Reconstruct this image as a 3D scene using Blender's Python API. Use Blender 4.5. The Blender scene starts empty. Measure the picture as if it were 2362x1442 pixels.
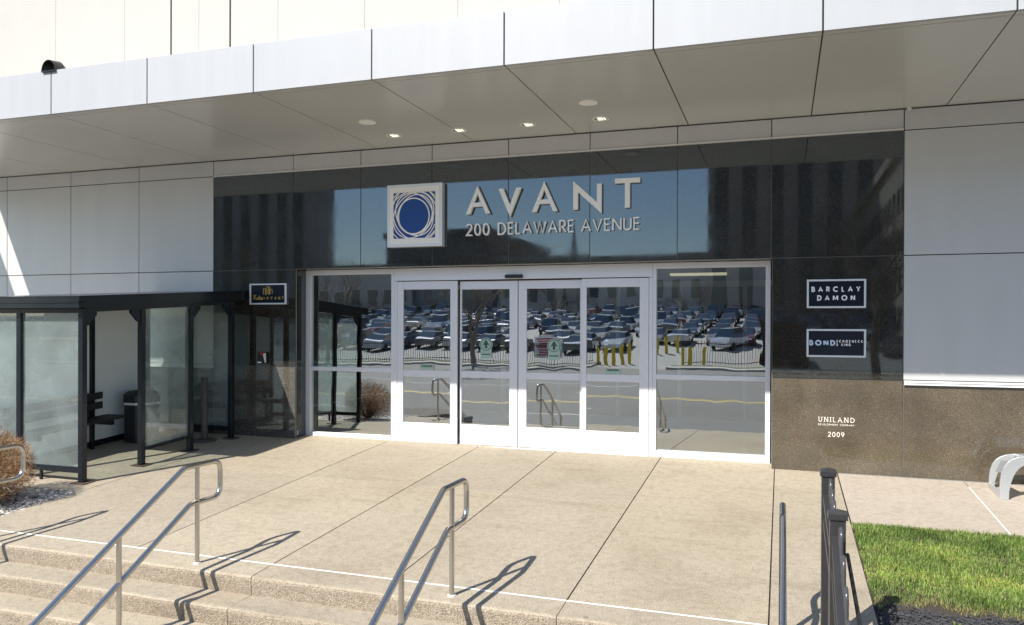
import bpy, bmesh, math, random
from mathutils import Vector, Matrix
R = math.radians
rnd = random.Random(7)
sc = bpy.context.scene
COL = sc.collection

# ------------------------------------------------------------------ camera, light, exposure
cam_d = bpy.data.cameras.new('camera'); cam = bpy.data.objects.new('camera', cam_d); COL.objects.link(cam)
cam_d.sensor_fit = 'HORIZONTAL'; cam_d.sensor_width = 36.0
cam_d.lens = 36.0 * 1835.7 / 2362.0
cam_d.shift_y = (757.11 - 721.0) / 2362.0
cam_d.clip_start = 0.05; cam_d.clip_end = 3000
yaw, pit, rol = R(18.7156), R(-0.1751), R(0.1992)
fw = Vector((-math.sin(yaw)*math.cos(pit), math.cos(yaw)*math.cos(pit), math.sin(pit)))
rt = Vector((math.cos(yaw), math.sin(yaw), 0)); up = rt.cross(fw)
r2 = rt*math.cos(rol) + up*math.sin(rol); u2 = -rt*math.sin(rol) + up*math.cos(rol)
cam.matrix_world = Matrix(((r2.x, u2.x, -fw.x, 0), (r2.y, u2.y, -fw.y, -11.0), (r2.z, u2.z, -fw.z, 1.9255), (0, 0, 0, 1)))
sc.camera = cam

SUN_EL, SUN_ROT = R(43.7), R(206.2)
w = bpy.data.worlds.new('World'); sc.world = w; w.use_nodes = True
nt = w.node_tree; bg = nt.nodes['Background']
sky = nt.nodes.new('ShaderNodeTexSky'); sky.sky_type = 'NISHITA'; sky.sun_disc = False
sky.sun_elevation = SUN_EL; sky.sun_rotation = SUN_ROT; sky.air_density = 1.0; sky.dust_density = 0.25; sky.ozone_density = 2.5
nt.links.new(sky.outputs[0], bg.inputs[0]); bg.inputs[1].default_value = 0.115
sun_d = bpy.data.lights.new('sun', 'SUN'); sun = bpy.data.objects.new('sun', sun_d); COL.objects.link(sun)
sun_d.energy = 4.6; sun_d.angle = R(0.5); sun_d.color = (1.0, 0.95, 0.87)
sun.rotation_euler = Vector((0.462, 0.939, -1.0)).to_track_quat('-Z', 'Y').to_euler()
sc.view_settings.view_transform = 'Standard'; sc.view_settings.look = 'None'
sc.view_settings.exposure = 0.79; sc.view_settings.gamma = 1.0
sc.render.engine = 'CYCLES'; sc.cycles.max_bounces = 10; sc.cycles.transparent_max_bounces = 16

# ------------------------------------------------------------------ materials
def mat(name, col, rough=0.6, metal=0.0, ior=1.5, spec=0.5, noise=None, bump=None, coat=0, streak=None):
    m = bpy.data.materials.new(name); m.use_nodes = True
    n = m.node_tree.nodes; l = m.node_tree.links; b = n['Principled BSDF']
    b.inputs['Base Color'].default_value = (*col, 1); b.inputs['Roughness'].default_value = rough
    b.inputs['Metallic'].default_value = metal; b.inputs['IOR'].default_value = ior
    b.inputs['Coat Weight'].default_value = coat
    tc = n.new('ShaderNodeTexCoord')
    if noise:
        amt, sca = noise
        t = n.new('ShaderNodeTexNoise'); t.inputs['Scale'].default_value = sca; t.inputs['Detail'].default_value = 6
        l.new(tc.outputs['Object'], t.inputs['Vector'])
        if streak:
            sm = n.new('ShaderNodeMapping'); sm.inputs['Scale'].default_value = streak; l.new(tc.outputs['Object'], sm.inputs[0]); l.new(sm.outputs[0], t.inputs['Vector'])
        mx = n.new('ShaderNodeMix'); mx.data_type = 'RGBA'
        mx.inputs[6].default_value = (*[c*(1-amt) for c in col], 1); mx.inputs[7].default_value = (*[min(1, c*(1+amt)) for c in col], 1)
        l.new(t.outputs['Fac'], mx.inputs[0]); l.new(mx.outputs[2], b.inputs['Base Color'])
    if bump:
        st, sca, dist = bump
        t = n.new('ShaderNodeTexNoise'); t.inputs['Scale'].default_value = sca; t.inputs['Detail'].default_value = 4
        l.new(tc.outputs['Object'], t.inputs['Vector'])
        bp = n.new('ShaderNodeBump'); bp.inputs['Strength'].default_value = st; bp.inputs['Distance'].default_value = dist
        l.new(t.outputs['Fac'], bp.inputs['Height']); l.new(bp.outputs[0], b.inputs['Normal'])
    return m

def ramp(n, pts):
    r = n.new('ShaderNodeValToRGB'); e = r.color_ramp.elements
    e[0].position, e[0].color = pts[0][0], (*pts[0][1], 1); e[1].position, e[1].color = pts[-1][0], (*pts[-1][1], 1)
    for p, c in pts[1:-1]:
        x = e.new(p); x.color = (*c, 1)
    return r

def concrete(name, c0, c1, c2, grain, bump_d, big=0.6, stain=None):
    """exposed aggregate concrete: pebble cells, sandy noise, broad weathering"""
    m = bpy.data.materials.new(name); m.use_nodes = True
    n = m.node_tree.nodes; l = m.node_tree.links; b = n['Principled BSDF']
    b.inputs['Roughness'].default_value = 0.85
    tc = n.new('ShaderNodeTexCoord')
    v = n.new('ShaderNodeTexVoronoi'); v.inputs['Scale'].default_value = grain
    l.new(tc.outputs['Object'], v.inputs['Vector'])
    rc = ramp(n, [(0.0, c0), (0.5, c1), (1.0, c2)])
    sep = n.new('ShaderNodeSeparateColor'); l.new(v.outputs['Color'], sep.inputs[0]); l.new(sep.outputs[0], rc.inputs[0])
    nb = n.new('ShaderNodeTexNoise'); nb.inputs['Scale'].default_value = big; nb.inputs['Detail'].default_value = 9; nb.inputs['Roughness'].default_value = 0.62
    l.new(tc.outputs['Object'], nb.inputs['Vector'])
    rb = ramp(n, [(0.30, (0.80, 0.775, 0.74)), (0.46, (0.97, 0.96, 0.95)), (0.56, (1, 1, 1)), (0.7, (1.07, 1.06, 1.05))])
    l.new(nb.outputs['Fac'], rb.inputs[0])
    mu = n.new('ShaderNodeMix'); mu.data_type = 'RGBA'; mu.blend_type = 'MULTIPLY'; mu.inputs[0].default_value = 1
    l.new(rc.outputs[0], mu.inputs[6]); l.new(rb.outputs[0], mu.inputs[7])
    nm = n.new('ShaderNodeTexNoise'); nm.inputs['Scale'].default_value = 14; nm.inputs['Detail'].default_value = 5
    l.new(tc.outputs['Object'], nm.inputs['Vector'])
    rm = ramp(n, [(0.3, (0.86, 0.85, 0.84)), (0.55, (1.02, 1.02, 1.02))])
    l.new(nm.outputs['Fac'], rm.inputs[0])
    mu2 = n.new('ShaderNodeMix'); mu2.data_type = 'RGBA'; mu2.blend_type = 'MULTIPLY'; mu2.inputs[0].default_value = 1
    l.new(mu.outputs[2], mu2.inputs[6]); l.new(rm.outputs[0], mu2.inputs[7])
    out = mu2.outputs[2]
    if stain:
        ns = n.new('ShaderNodeTexNoise'); ns.inputs['Scale'].default_value = stain[1]; ns.inputs['Detail'].default_value = 3
        mp = n.new('ShaderNodeMapping'); mp.inputs['Scale'].default_value = (1, 1.5, 1)
        l.new(tc.outputs['Object'], mp.inputs[0]); l.new(mp.outputs[0], ns.inputs['Vector'])
        rs = ramp(n, [(0.66, (0, 0, 0)), (0.76, (1, 1, 1))]); l.new(ns.outputs['Fac'], rs.inputs[0])
        ms = n.new('ShaderNodeMix'); ms.data_type = 'RGBA'; ms.inputs[7].default_value = (*stain[0], 1)
        mm = n.new('ShaderNodeMath'); mm.operation = 'MULTIPLY'; mm.inputs[1].default_value = stain[2]
        l.new(rs.outputs[0], mm.inputs[0]); l.new(mm.outputs[0], ms.inputs[0]); l.new(out, ms.inputs[6]); out = ms.outputs[2]
    if stain:
        gi = n.new('ShaderNodeNewGeometry'); rg = ramp(n, [(0, (0.90, 0.90, 0.91)), (0.5, (1.0, 0.99, 0.97)), (1, (1.06, 1.05, 1.03))]); l.new(gi.outputs['Random Per Island'], rg.inputs[0])
        m5 = n.new('ShaderNodeMix'); m5.data_type = 'RGBA'; m5.blend_type = 'MULTIPLY'; m5.inputs[0].default_value = 1; l.new(out, m5.inputs[6]); l.new(rg.outputs[0], m5.inputs[7])
        vs_ = n.new('ShaderNodeTexVoronoi'); vs_.inputs['Scale'].default_value = 1.9; l.new(tc.outputs['Object'], vs_.inputs['Vector'])
        rv = ramp(n, [(0.022, (0.62, 0.60, 0.58)), (0.05, (1, 1, 1))]); l.new(vs_.outputs['Distance'], rv.inputs[0])
        m6 = n.new('ShaderNodeMix'); m6.data_type = 'RGBA'; m6.blend_type = 'MULTIPLY'; m6.inputs[0].default_value = 1; l.new(m5.outputs[2], m6.inputs[6]); l.new(rv.outputs[0], m6.inputs[7])
        mp2 = n.new('ShaderNodeMapping'); mp2.inputs['Scale'].default_value = (0.35, 2.6, 1); mp2.inputs['Location'].default_value = (3, 1.7, 0); l.new(tc.outputs['Object'], mp2.inputs[0])
        nw = n.new('ShaderNodeTexNoise'); nw.inputs['Scale'].default_value = 1.1; nw.inputs['Detail'].default_value = 8; nw.inputs['Roughness'].default_value = 0.65; l.new(mp2.outputs[0], nw.inputs['Vector'])
        rw = ramp(n, [(0.32, (0.80, 0.78, 0.75)), (0.44, (1, 1, 1))]); l.new(nw.outputs['Fac'], rw.inputs[0])
        m7 = n.new('ShaderNodeMix'); m7.data_type = 'RGBA'; m7.blend_type = 'MULTIPLY'; m7.inputs[0].default_value = 0.8; l.new(m6.outputs[2], m7.inputs[6]); l.new(rw.outputs[0], m7.inputs[7]); out = m7.outputs[2]
    l.new(out, b.inputs['Base Color'])
    bp = n.new('ShaderNodeBump'); bp.inputs['Strength'].default_value = 0.9; bp.inputs['Distance'].default_value = bump_d
    inv = n.new('ShaderNodeMath'); inv.operation = 'SUBTRACT'; inv.inputs[0].default_value = 1
    l.new(v.outputs['Distance'], inv.inputs[1]); l.new(inv.outputs[0], bp.inputs['Height']); l.new(bp.outputs[0], b.inputs['Normal'])
    return m

def granite_mat(name='polished_granite', f=1.0, rlo=0.014, rhi=0.06, ior=2.05, fine=130):
    m = bpy.data.materials.new(name); m.use_nodes = True
    n = m.node_tree.nodes; l = m.node_tree.links; b = n['Principled BSDF']
    b.inputs['Roughness'].default_value = 0.05; b.inputs['IOR'].default_value = ior; b.inputs['Specular Tint'].default_value = (0.78, 0.92, 1.0, 1)
    tc = n.new('ShaderNodeTexCoord')
    v = n.new('ShaderNodeTexVoronoi'); v.inputs['Scale'].default_value = fine
    mp = n.new('ShaderNodeMapping'); mp.inputs['Scale'].default_value = (1.0, 1.0, 1.6); mp.inputs['Rotation'].default_value = (0, 0.35, 0)
    l.new(tc.outputs['Object'], mp.inputs[0]); l.new(mp.outputs[0], v.inputs['Vector'])
    sep = n.new('ShaderNodeSeparateColor'); l.new(v.outputs['Color'], sep.inputs[0])
    rc = ramp(n, [(p, tuple(c*f for c in q)) for p, q in ((0.0, (0.013, 0.012, 0.011)), (0.45, (0.022, 0.020, 0.017)), (0.82, (0.033, 0.029, 0.023)), (0.93, (0.050, 0.042, 0.032)), (1.0, (0.11, 0.095, 0.07)))])
    l.new(sep.outputs[0], rc.inputs[0])
    nb = n.new('ShaderNodeTexNoise'); nb.inputs['Scale'].default_value = 1.6; nb.inputs['Detail'].default_value = 5
    l.new(tc.outputs['Object'], nb.inputs['Vector'])
    rb = ramp(n, [(0.3, (0.7, 0.7, 0.7)), (0.7, (1.2, 1.2, 1.2))]); l.new(nb.outputs['Fac'], rb.inputs[0])
    mu = n.new('ShaderNodeMix'); mu.data_type = 'RGBA'; mu.blend_type = 'MULTIPLY'; mu.inputs[0].default_value = 1
    l.new(rc.outputs[0], mu.inputs[6]); l.new(rb.outputs[0], mu.inputs[7]); l.new(mu.outputs[2], b.inputs['Base Color'])
    # faint smears vary the polish
    ns = n.new('ShaderNodeTexNoise'); ns.inputs['Scale'].default_value = 3.2; ns.inputs['Detail'].default_value = 4
    l.new(tc.outputs['Object'], ns.inputs['Vector'])
    mr = n.new('ShaderNodeMapRange'); mr.inputs[1].default_value = 0.35; mr.inputs[2].default_value = 0.75; mr.inputs[3].default_value = rlo; mr.inputs[4].default_value = rhi
    l.new(ns.outputs['Fac'], mr.inputs[0]); l.new(mr.outputs[0], b.inputs['Roughness'])
    return m

def glass_mat(name, tint, refl, dirt=0.0, dirt_col=(0.6, 0.7, 0.68), wav=0.0, ref_col=(1, 1, 1)):
    m = bpy.data.materials.new(name); m.use_nodes = True
    n = m.node_tree.nodes; l = m.node_tree.links; n.remove(n['Principled BSDF']); out = n['Material Output']
    tr = n.new('ShaderNodeBsdfTransparent'); tr.inputs[0].default_value = (*tint, 1)
    gl = n.new('ShaderNodeBsdfGlossy'); gl.inputs['Roughness'].default_value = 0.0; gl.inputs[0].default_value = (*ref_col, 1)
    lw = n.new('ShaderNodeLayerWeight'); lw.inputs[0].default_value = 0.5
    pw = n.new('ShaderNodeMath'); pw.operation = 'POWER'; pw.inputs[1].default_value = 4.0; l.new(lw.outputs['Facing'], pw.inputs[0])
    ad = n.new('ShaderNodeMath'); ad.operation = 'MULTIPLY_ADD'; ad.inputs[1].default_value = 0.9-refl; ad.inputs[2].default_value = 0.05+refl; ad.use_clamp = True
    l.new(pw.outputs[0], ad.inputs[0])
    mx = n.new('ShaderNodeMixShader'); l.new(ad.outputs[0], mx.inputs[0]); l.new(tr.outputs[0], mx.inputs[1]); l.new(gl.outputs[0], mx.inputs[2])
    res = mx.outputs[0]
    tc = n.new('ShaderNodeTexCoord')
    if wav:
        t = n.new('ShaderNodeTexNoise'); t.inputs['Scale'].default_value = 2.6; t.inputs['Detail'].default_value = 1
        l.new(tc.outputs['Object'], t.inputs['Vector'])
        bp = n.new('ShaderNodeBump'); bp.inputs['Strength'].default_value = 1; bp.inputs['Distance'].default_value = wav
        l.new(t.outputs['Fac'], bp.inputs['Height']); l.new(bp.outputs[0], gl.inputs['Normal'])
    if dirt:
        d = n.new('ShaderNodeBsdfDiffuse'); d.inputs[0].default_value = (*dirt_col, 1)
        tl = n.new('ShaderNodeBsdfTranslucent'); tl.inputs[0].default_value = (*dirt_col, 1)
        dm = n.new('ShaderNodeMixShader'); dm.inputs[0].default_value = 0.5; l.new(d.outputs[0], dm.inputs[1]); l.new(tl.outputs[0], dm.inputs[2])
        t = n.new('ShaderNodeTexNoise'); t.inputs['Scale'].default_value = 2.2; t.inputs['Detail'].default_value = 7
        l.new(tc.outputs['Object'], t.inputs['Vector'])
        mr = n.new('ShaderNodeMapRange'); mr.inputs[1].default_value = 0.25; mr.inputs[2].default_value = 0.8; mr.inputs[3].default_value = dirt*0.55; mr.inputs[4].default_value = dirt*1.6
        l.new(t.outputs['Fac'], mr.inputs[0])
        m2 = n.new('ShaderNodeMixShader'); l.new(mr.outputs[0], m2.inputs[0]); l.new(res, m2.inputs[1]); l.new(dm.outputs[0], m2.inputs[2]); res = m2.outputs[0]
    l.new(res, out.inputs[0])
    return m

M = {}
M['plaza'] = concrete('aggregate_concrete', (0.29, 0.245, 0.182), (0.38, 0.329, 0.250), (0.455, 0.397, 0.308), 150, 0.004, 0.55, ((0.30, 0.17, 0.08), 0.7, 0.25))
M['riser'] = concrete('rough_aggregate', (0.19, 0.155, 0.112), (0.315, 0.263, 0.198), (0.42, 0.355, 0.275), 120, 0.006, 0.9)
M['walk'] = concrete('pale_concrete', (0.33, 0.28, 0.225), (0.40, 0.345, 0.28), (0.46, 0.405, 0.335), 150, 0.002, 0.5)
M['upper'] = mat('precast_concrete', (0.425, 0.408, 0.372), 0.8, noise=(0.06, 2.2))
M['street'] = concrete('worn_asphalt', (0.10, 0.10, 0.095), (0.14, 0.135, 0.125), (0.18, 0.175, 0.165), 40, 0.002, 0.15)
M['lot'] = concrete('lot_asphalt', (0.20, 0.20, 0.195), (0.26, 0.26, 0.25), (0.31, 0.31, 0.30), 30, 0.002, 0.1)
M['joint'] = mat('joint_dirt', (0.05, 0.04, 0.03), 0.95, noise=(0.5, 9))
M['caulk'] = mat('white_caulk', (0.82, 0.80, 0.76), 0.6, noise=(0.12, 30))
M['granite'] = granite_mat()
M['granite_lit'] = granite_mat('sunlit_granite', 1.0, 0.05, 0.12, 1.7, 190)  # same stone as the portal; sunlight is put into this lighter brown
for e_, c_ in zip(M['granite_lit'].node_tree.nodes['Color Ramp'].color_ramp.elements, ((0.064, 0.050, 0.034), (0.088, 0.069, 0.046), (0.116, 0.092, 0.062), (0.15, 0.12, 0.082), (0.30, 0.25, 0.18))): e_.color = (*c_, 1)
M['granite_half_lit'] = granite_mat('half_lit_granite', 3.2, 0.02, 0.08, 1.9)  # same stone, colour lifted so the sunlit patch on the left pier shows
M['grout'] = mat('grey_grout', (0.22, 0.21, 0.2), 0.6)
M['panel'] = mat('satin_metal_panel', (0.60, 0.603, 0.60), 0.36, 0.3, noise=(0.06, 1.3), streak=(3, 3, 0.5), bump=(0.25, 1.1, 0.02))
M['soffit'] = mat('soffit_metal', (0.62, 0.625, 0.61), 0.25, 0.2, noise=(0.05, 1.1), bump=(0.25, 0.9, 0.02))
M['fascia'] = mat('white_metal_fascia', (0.385, 0.395, 0.41), 0.45, 0.0, noise=(0.07, 1.5), streak=(5, 5, 0.5), bump=(0.2, 1.0, 0.02))
M['gap'] = mat('dark_gap', (0.02, 0.02, 0.02), 0.9)
M['brown_gap'] = mat('brown_sealant', (0.10, 0.055, 0.03), 0.8)
M['trim'] = mat('pale_trim', (0.74, 0.74, 0.73), 0.4, 0.2)
M['alu'] = mat('anodised_aluminium', (0.70, 0.71, 0.745), 0.38, 0.25, noise=(0.02, 6))
M['black'] = mat('black_plastic', (0.012, 0.012, 0.013), 0.35)
M['shelter'] = mat('black_blue_metal', (0.010, 0.013, 0.018), 0.2, 0.0, ior=1.38, noise=(0.3, 5))
M['rust'] = mat('rusty_steel', (0.085, 0.055, 0.04), 0.9, noise=(0.6, 30))
M['steel'] = mat('brushed_stainless', (0.52, 0.50, 0.46), 0.27, 1.0, noise=(0.08, 20))
M['bench_steel'] = mat('satin_aluminium', (0.56, 0.58, 0.60), 0.33, 0.6, noise=(0.03, 10))
M['fence'] = mat('dark_grey_paint', (0.030, 0.029, 0.030), 0.30, 0.0, noise=(0.2, 12))
M['fence_tube'] = mat('grey_fence_tube', (0.075, 0.075, 0.08), 0.25, 0.3)
M['bollard'] = mat('weathered_black_pipe', (0.06, 0.052, 0.045), 0.5, noise=(0.4, 12))
M['slat'] = mat('black_slat', (0.012, 0.013, 0.015), 0.55)
M['bin'] = mat('bin_plastic', (0.014, 0.016, 0.02), 0.45, noise=(0.2, 8))
M['bag'] = mat('white_bag', (0.75, 0.76, 0.78), 0.5)
M['letter'] = mat('painted_letter', (0.88, 0.90, 0.92), 0.35)
M['letter_side'] = M['letter']
M['white'] = mat('white_enamel', (0.90, 0.90, 0.88), 0.4)
M['silver'] = mat('silver_edge', (0.72, 0.76, 0.80), 0.35, 0.3)
M['blue'] = mat('blue_enamel', (0.006, 0.065, 0.30), 0.55)
M['navy'] = mat('navy_plate', (0.006, 0.012, 0.024), 0.18)
M['gold'] = mat('gold_ink', (0.55, 0.36, 0.09), 0.4, 0.3)
M['pale_blue'] = mat('pale_blue_ink', (0.50, 0.62, 0.78), 0.5)
M['engrave'] = mat('engraved_white', (0.80, 0.75, 0.65), 0.8)
M['red'] = mat('red_lamp', (0.55, 0.03, 0.03), 0.4)
M['glass'] = glass_mat('entrance_glass', (0.62, 0.68, 0.64), 0.44, 0.0, wav=0.0006, ref_col=(0.93, 0.98, 0.98))
M['sh_glass'] = glass_mat('shelter_glass', (0.80, 0.88, 0.86), 0.05, 0.25, (0.68, 0.81, 0.79))
M['sticker'] = mat('pale_green_sticker', (0.34, 0.48, 0.42), 0.5)
M['stick_dark'] = mat('dark_green_ink', (0.03, 0.07, 0.06), 0.5)
M['lobby'] = mat('lobby_wall', (0.34, 0.31, 0.27), 0.7, noise=(0.2, 1.2))
M['lobby_floor'] = mat('lobby_floor', (0.17, 0.155, 0.14), 0.25, noise=(0.15, 2))
M['lobby_ceil'] = mat('lobby_ceiling', (0.35, 0.33, 0.30), 0.8)
M['frost'] = mat('frosted_panel', (0.90, 0.92, 0.94), 0.25, 0.1, noise=(0.04, 1.4))
M['stone'] = mat('river_stone', (0.36, 0.32, 0.30), 0.75, noise=(0.55, 9))
M['bed'] = mat('gravel_bed', (0.16, 0.14, 0.12), 0.95, noise=(0.5, 40), bump=(1, 60, 0.02))
M['soil'] = mat('soil', (0.05, 0.04, 0.03), 0.95, noise=(0.5, 25), bump=(1, 40, 0.02))
M['mulch'] = mat('black_mulch', (0.040, 0.039, 0.041), 0.9, noise=(0.6, 30), bump=(1, 45, 0.02))
M['chip'] = mat('black_chip', (0.062, 0.060, 0.064), 0.8, noise=(0.6, 15))
M['bark'] = mat('grey_bark', (0.19, 0.145, 0.11), 0.9, noise=(0.4, 5))
M['yellow'] = mat('yellow_paint', (0.62, 0.42, 0.03), 0.6)
M['tyre'] = mat('tyre', (0.015, 0.015, 0.015), 0.8)
M['car_glass'] = mat('car_glass', (0.02, 0.03, 0.04), 0.04, ior=2.3)
M['far_ground'] = mat('far_ground', (0.13, 0.14, 0.08), 0.95, noise=(0.4, 0.2))
M['kerb'] = mat('kerb_stone', (0.36, 0.34, 0.31), 0.85, noise=(0.15, 4))
M['line_white'] = mat('road_white', (0.6, 0.6, 0.58), 0.7)

def emis(name, col, s):
    m = bpy.data.materials.new(name); m.use_nodes = True; n = m.node_tree.nodes
    b = n['Principled BSDF']; b.inputs['Base Color'].default_value = (*col, 1)
    b.inputs['Emission Color'].default_value = (*col, 1); b.inputs['Emission Strength'].default_value = s
    return m
M['lamp'] = emis('lit_diffuser', (1.0, 0.93, 0.72), 0.75)
M['lamp_in'] = emis('lit_lobby_lamp', (1.0, 0.90, 0.62), 0.6)

def blade_mat(name, c0, c1, c2, trans=0.35):
    m = bpy.data.materials.new(name); m.use_nodes = True
    n = m.node_tree.nodes; l = m.node_tree.links; b = n['Principled BSDF']; b.inputs['Roughness'].default_value = 0.6
    g = n.new('ShaderNodeNewGeometry'); r = ramp(n, [(0, c0), (0.5, c1), (1, c2)]); l.new(g.outputs['Random Per Island'], r.inputs[0])
    tc = n.new('ShaderNodeTexCoord'); t = n.new('ShaderNodeTexNoise'); t.inputs['Scale'].default_value = 2.4; t.inputs['Detail'].default_value = 5
    l.new(tc.outputs['Object'], t.inputs['Vector']); rb = ramp(n, [(0.32, (0.5, 0.58, 0.5)), (0.55, (1, 1, 1)), (0.72, (1.5, 1.35, 1.2))]); l.new(t.outputs['Fac'], rb.inputs[0])
    mu = n.new('ShaderNodeMix'); mu.data_type = 'RGBA'; mu.blend_type = 'MULTIPLY'; mu.inputs[0].default_value = 1
    l.new(r.outputs[0], mu.inputs[6]); l.new(rb.outputs[0], mu.inputs[7]); l.new(mu.outputs[2], b.inputs['Base Color'])
    if trans:
        tl = n.new('ShaderNodeBsdfTranslucent'); l.new(mu.outputs[2], tl.inputs[0])
        mx = n.new('ShaderNodeMixShader'); mx.inputs[0].default_value = trans
        l.new(b.outputs[0], mx.inputs[1]); l.new(tl.outputs[0], mx.inputs[2]); l.new(mx.outputs[0], n['Material Output'].inputs[0])
    return m
M['grass'] = blade_mat('grass_blades', (0.10, 0.195, 0.026), (0.20, 0.315, 0.05), (0.43, 0.50, 0.17))
M['drygrass'] = blade_mat('dry_grass', (0.30, 0.24, 0.11), (0.40, 0.33, 0.16), (0.25, 0.28, 0.08))
M['twig'] = blade_mat('brown_twigs', (0.13, 0.065, 0.03), (0.34, 0.19, 0.09), (0.60, 0.40, 0.23), 0.2)
M['pebbles'] = blade_mat('river_pebbles', (0.20, 0.18, 0.17), (0.42, 0.37, 0.34), (0.66, 0.60, 0.56), 0)

# ------------------------------------------------------------------ mesh helpers
class MB:
    def __init__(s): s.v = []; s.f = []; s.mi = []; s.mats = []; s.sm = []
    def mid(s, m):
        if m not in s.mats: s.mats.append(m)
        return s.mats.index(m)
    def add(s, vs, fs, m, smooth=False):
        o = len(s.v); s.v += [tuple(v) for v in vs]; k = s.mid(m)
        for f in fs: s.f.append([o+i for i in f]); s.mi.append(k); s.sm.append(smooth)
    def hexa(s, p, m):          # eight corners: bottom ring then top ring
        s.add(p, [(3, 2, 1, 0), (4, 5, 6, 7), (0, 1, 5, 4), (1, 2, 6, 5), (2, 3, 7, 6), (3, 0, 4, 7)], m)
    def box(s, x0, x1, y0, y1, z0, z1, m, shear=0.0, yref=0.0):
        k0, k1 = shear*(y0-yref), shear*(y1-yref)
        s.hexa([(x0, y0, z0+k0), (x1, y0, z0+k0), (x1, y1, z0+k1), (x0, y1, z0+k1), (x0, y0, z1+k0), (x1, y0, z1+k0), (x1, y1, z1+k1), (x0, y1, z1+k1)], m)
    def tube(s, pts, r, m, n=12, caps=True, smooth=True):
        pts = [Vector(p) for p in pts]; rs = r if isinstance(r, (list, tuple)) else [r]*len(pts)
        vs = []; ref = None
        for i, p in enumerate(pts):
            t = (pts[min(i+1, len(pts)-1)] - pts[max(i-1, 0)]).normalized()
            if ref is None: ref = t.orthogonal().normalized()
            ref = (ref - t*ref.dot(t)).normalized(); b = t.cross(ref)
            for k in range(n):
                a = 2*math.pi*k/n; vs.append(p + (ref*math.cos(a) + b*math.sin(a))*rs[i])
        fs = []
        for i in range(len(pts)-1):
            for k in range(n): fs.append((i*n+k, i*n+(k+1) % n, (i+1)*n+(k+1) % n, (i+1)*n+k))
        s.add(vs, fs, m, smooth)
        if caps: s.add(vs[:n], [tuple(reversed(range(n)))], m); s.add(vs[-n:], [tuple(range(n))], m)
    def prism(s, poly, z0, z1, m, cx=0, cy=0):
        n = len(poly); vs = [(cx+x, cy+y, z0) for x, y in poly] + [(cx+x, cy+y, z1) for x, y in poly]
        s.add(vs, [tuple(reversed(range(n))), tuple(range(n, 2*n))] + [(i, (i+1) % n, n+(i+1) % n, n+i) for i in range(n)], m)
    def xz(s, poly, y0, y1, m):  # polygon in the wall plane, y0 front
        n = len(poly); vs = [(x, y0, z) for x, z in poly] + [(x, y1, z) for x, z in poly]
        s.add(vs, [tuple(range(n)), tuple(reversed(range(n, 2*n)))] + [(i, n+i, n+(i+1) % n, (i+1) % n) for i in range(n)], m)
    def disc(s, c, r, z0, z1, m, n=32, smooth=False):
        s.prism([(r*math.cos(2*math.pi*k/n), r*math.sin(2*math.pi*k/n)) for k in range(n)], z0, z1, m, c[0], c[1])
    def build(s, name, parent=None, bevel=0, origin=None):
        me = bpy.data.meshes.new(name); vs = s.v
        if origin: vs = [(x-origin[0], y-origin[1], z-origin[2]) for x, y, z in s.v]
        me.from_pydata(vs, [], s.f)
        for m in s.mats: me.materials.append(M[m] if isinstance(m, str) else m)
        me.polygons.foreach_set('material_index', s.mi); me.polygons.foreach_set('use_smooth', s.sm); me.update()
        o = bpy.data.objects.new(name, me); COL.objects.link(o)
        if origin: o.location = origin
        if parent:
            o.parent = parent
            if parent.type == 'EMPTY' or True: o.matrix_parent_inverse = world(parent).inverted()
        if bevel:
            b = o.modifiers.new('bevel', 'BEVEL'); b.width = bevel; b.segments = 2; b.limit_method = 'ANGLE'; b.angle_limit = R(40)
            b.harden_normals = False
        return o
def world(o):
    m = Matrix.Translation(o.location) @ o.rotation_euler.to_matrix().to_4x4()
    return (world(o.parent) @ o.matrix_parent_inverse @ m) if o.parent else m
def tag(o, label=None, cat=None, group=None, kind=None):
    if label: o['label'] = label
    if cat: o['category'] = cat
    if group: o['group'] = group
    if kind: o['kind'] = kind
    return o
def thing(name, loc, label, cat, group=None):
    o = bpy.data.objects.new(name, None); COL.objects.link(o); o.location = loc; o.empty_display_size = 0.2
    return tag(o, label, cat, group)
def one(mb, name, m=None, parent=None, **k): return mb.build(name, parent, **k)
def fillet(pts, r, n=6):
    pts = [Vector(p) for p in pts]; out = [pts[0]]
    for i in range(1, len(pts)-1):
        a, b, c = pts[i-1], pts[i], pts[i+1]; u = (a-b).normalized(); v = (c-b).normalized()
        ang = u.angle(v); d = min(r/math.tan(ang/2), (a-b).length*0.49, (c-b).length*0.49)
        p0, p1 = b+u*d, b+v*d
        for k in range(n+1):
            t = k/n; out.append((1-t)**2*p0 + 2*t*(1-t)*b + t*t*p1)
    out.append(pts[-1]); return out
def gz(x, y): return 0.0564 + 0.06317*y - 0.00585*x
def slab(mb, x0, x1, y0, y1, m, top=0.0, th=0.1):
    c = [(x0, y0), (x1, y0), (x1, y1), (x0, y1)]
    mb.hexa([(x, y, gz(x, y)+top-th) for x, y in c] + [(x, y, gz(x, y)+top) for x, y in c], m)

# ------------------------------------------------------------------ ground, plaza, steps
mb = MB(); mb.add([(-1500, -1500, -1.12), (1500, -1500, -1.12), (1500, 1500, -1.12), (-1500, 1500, -1.12)], [(0, 1, 2, 3)], 'far_ground')
tag(mb.build('ground'), kind='structure')

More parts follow.
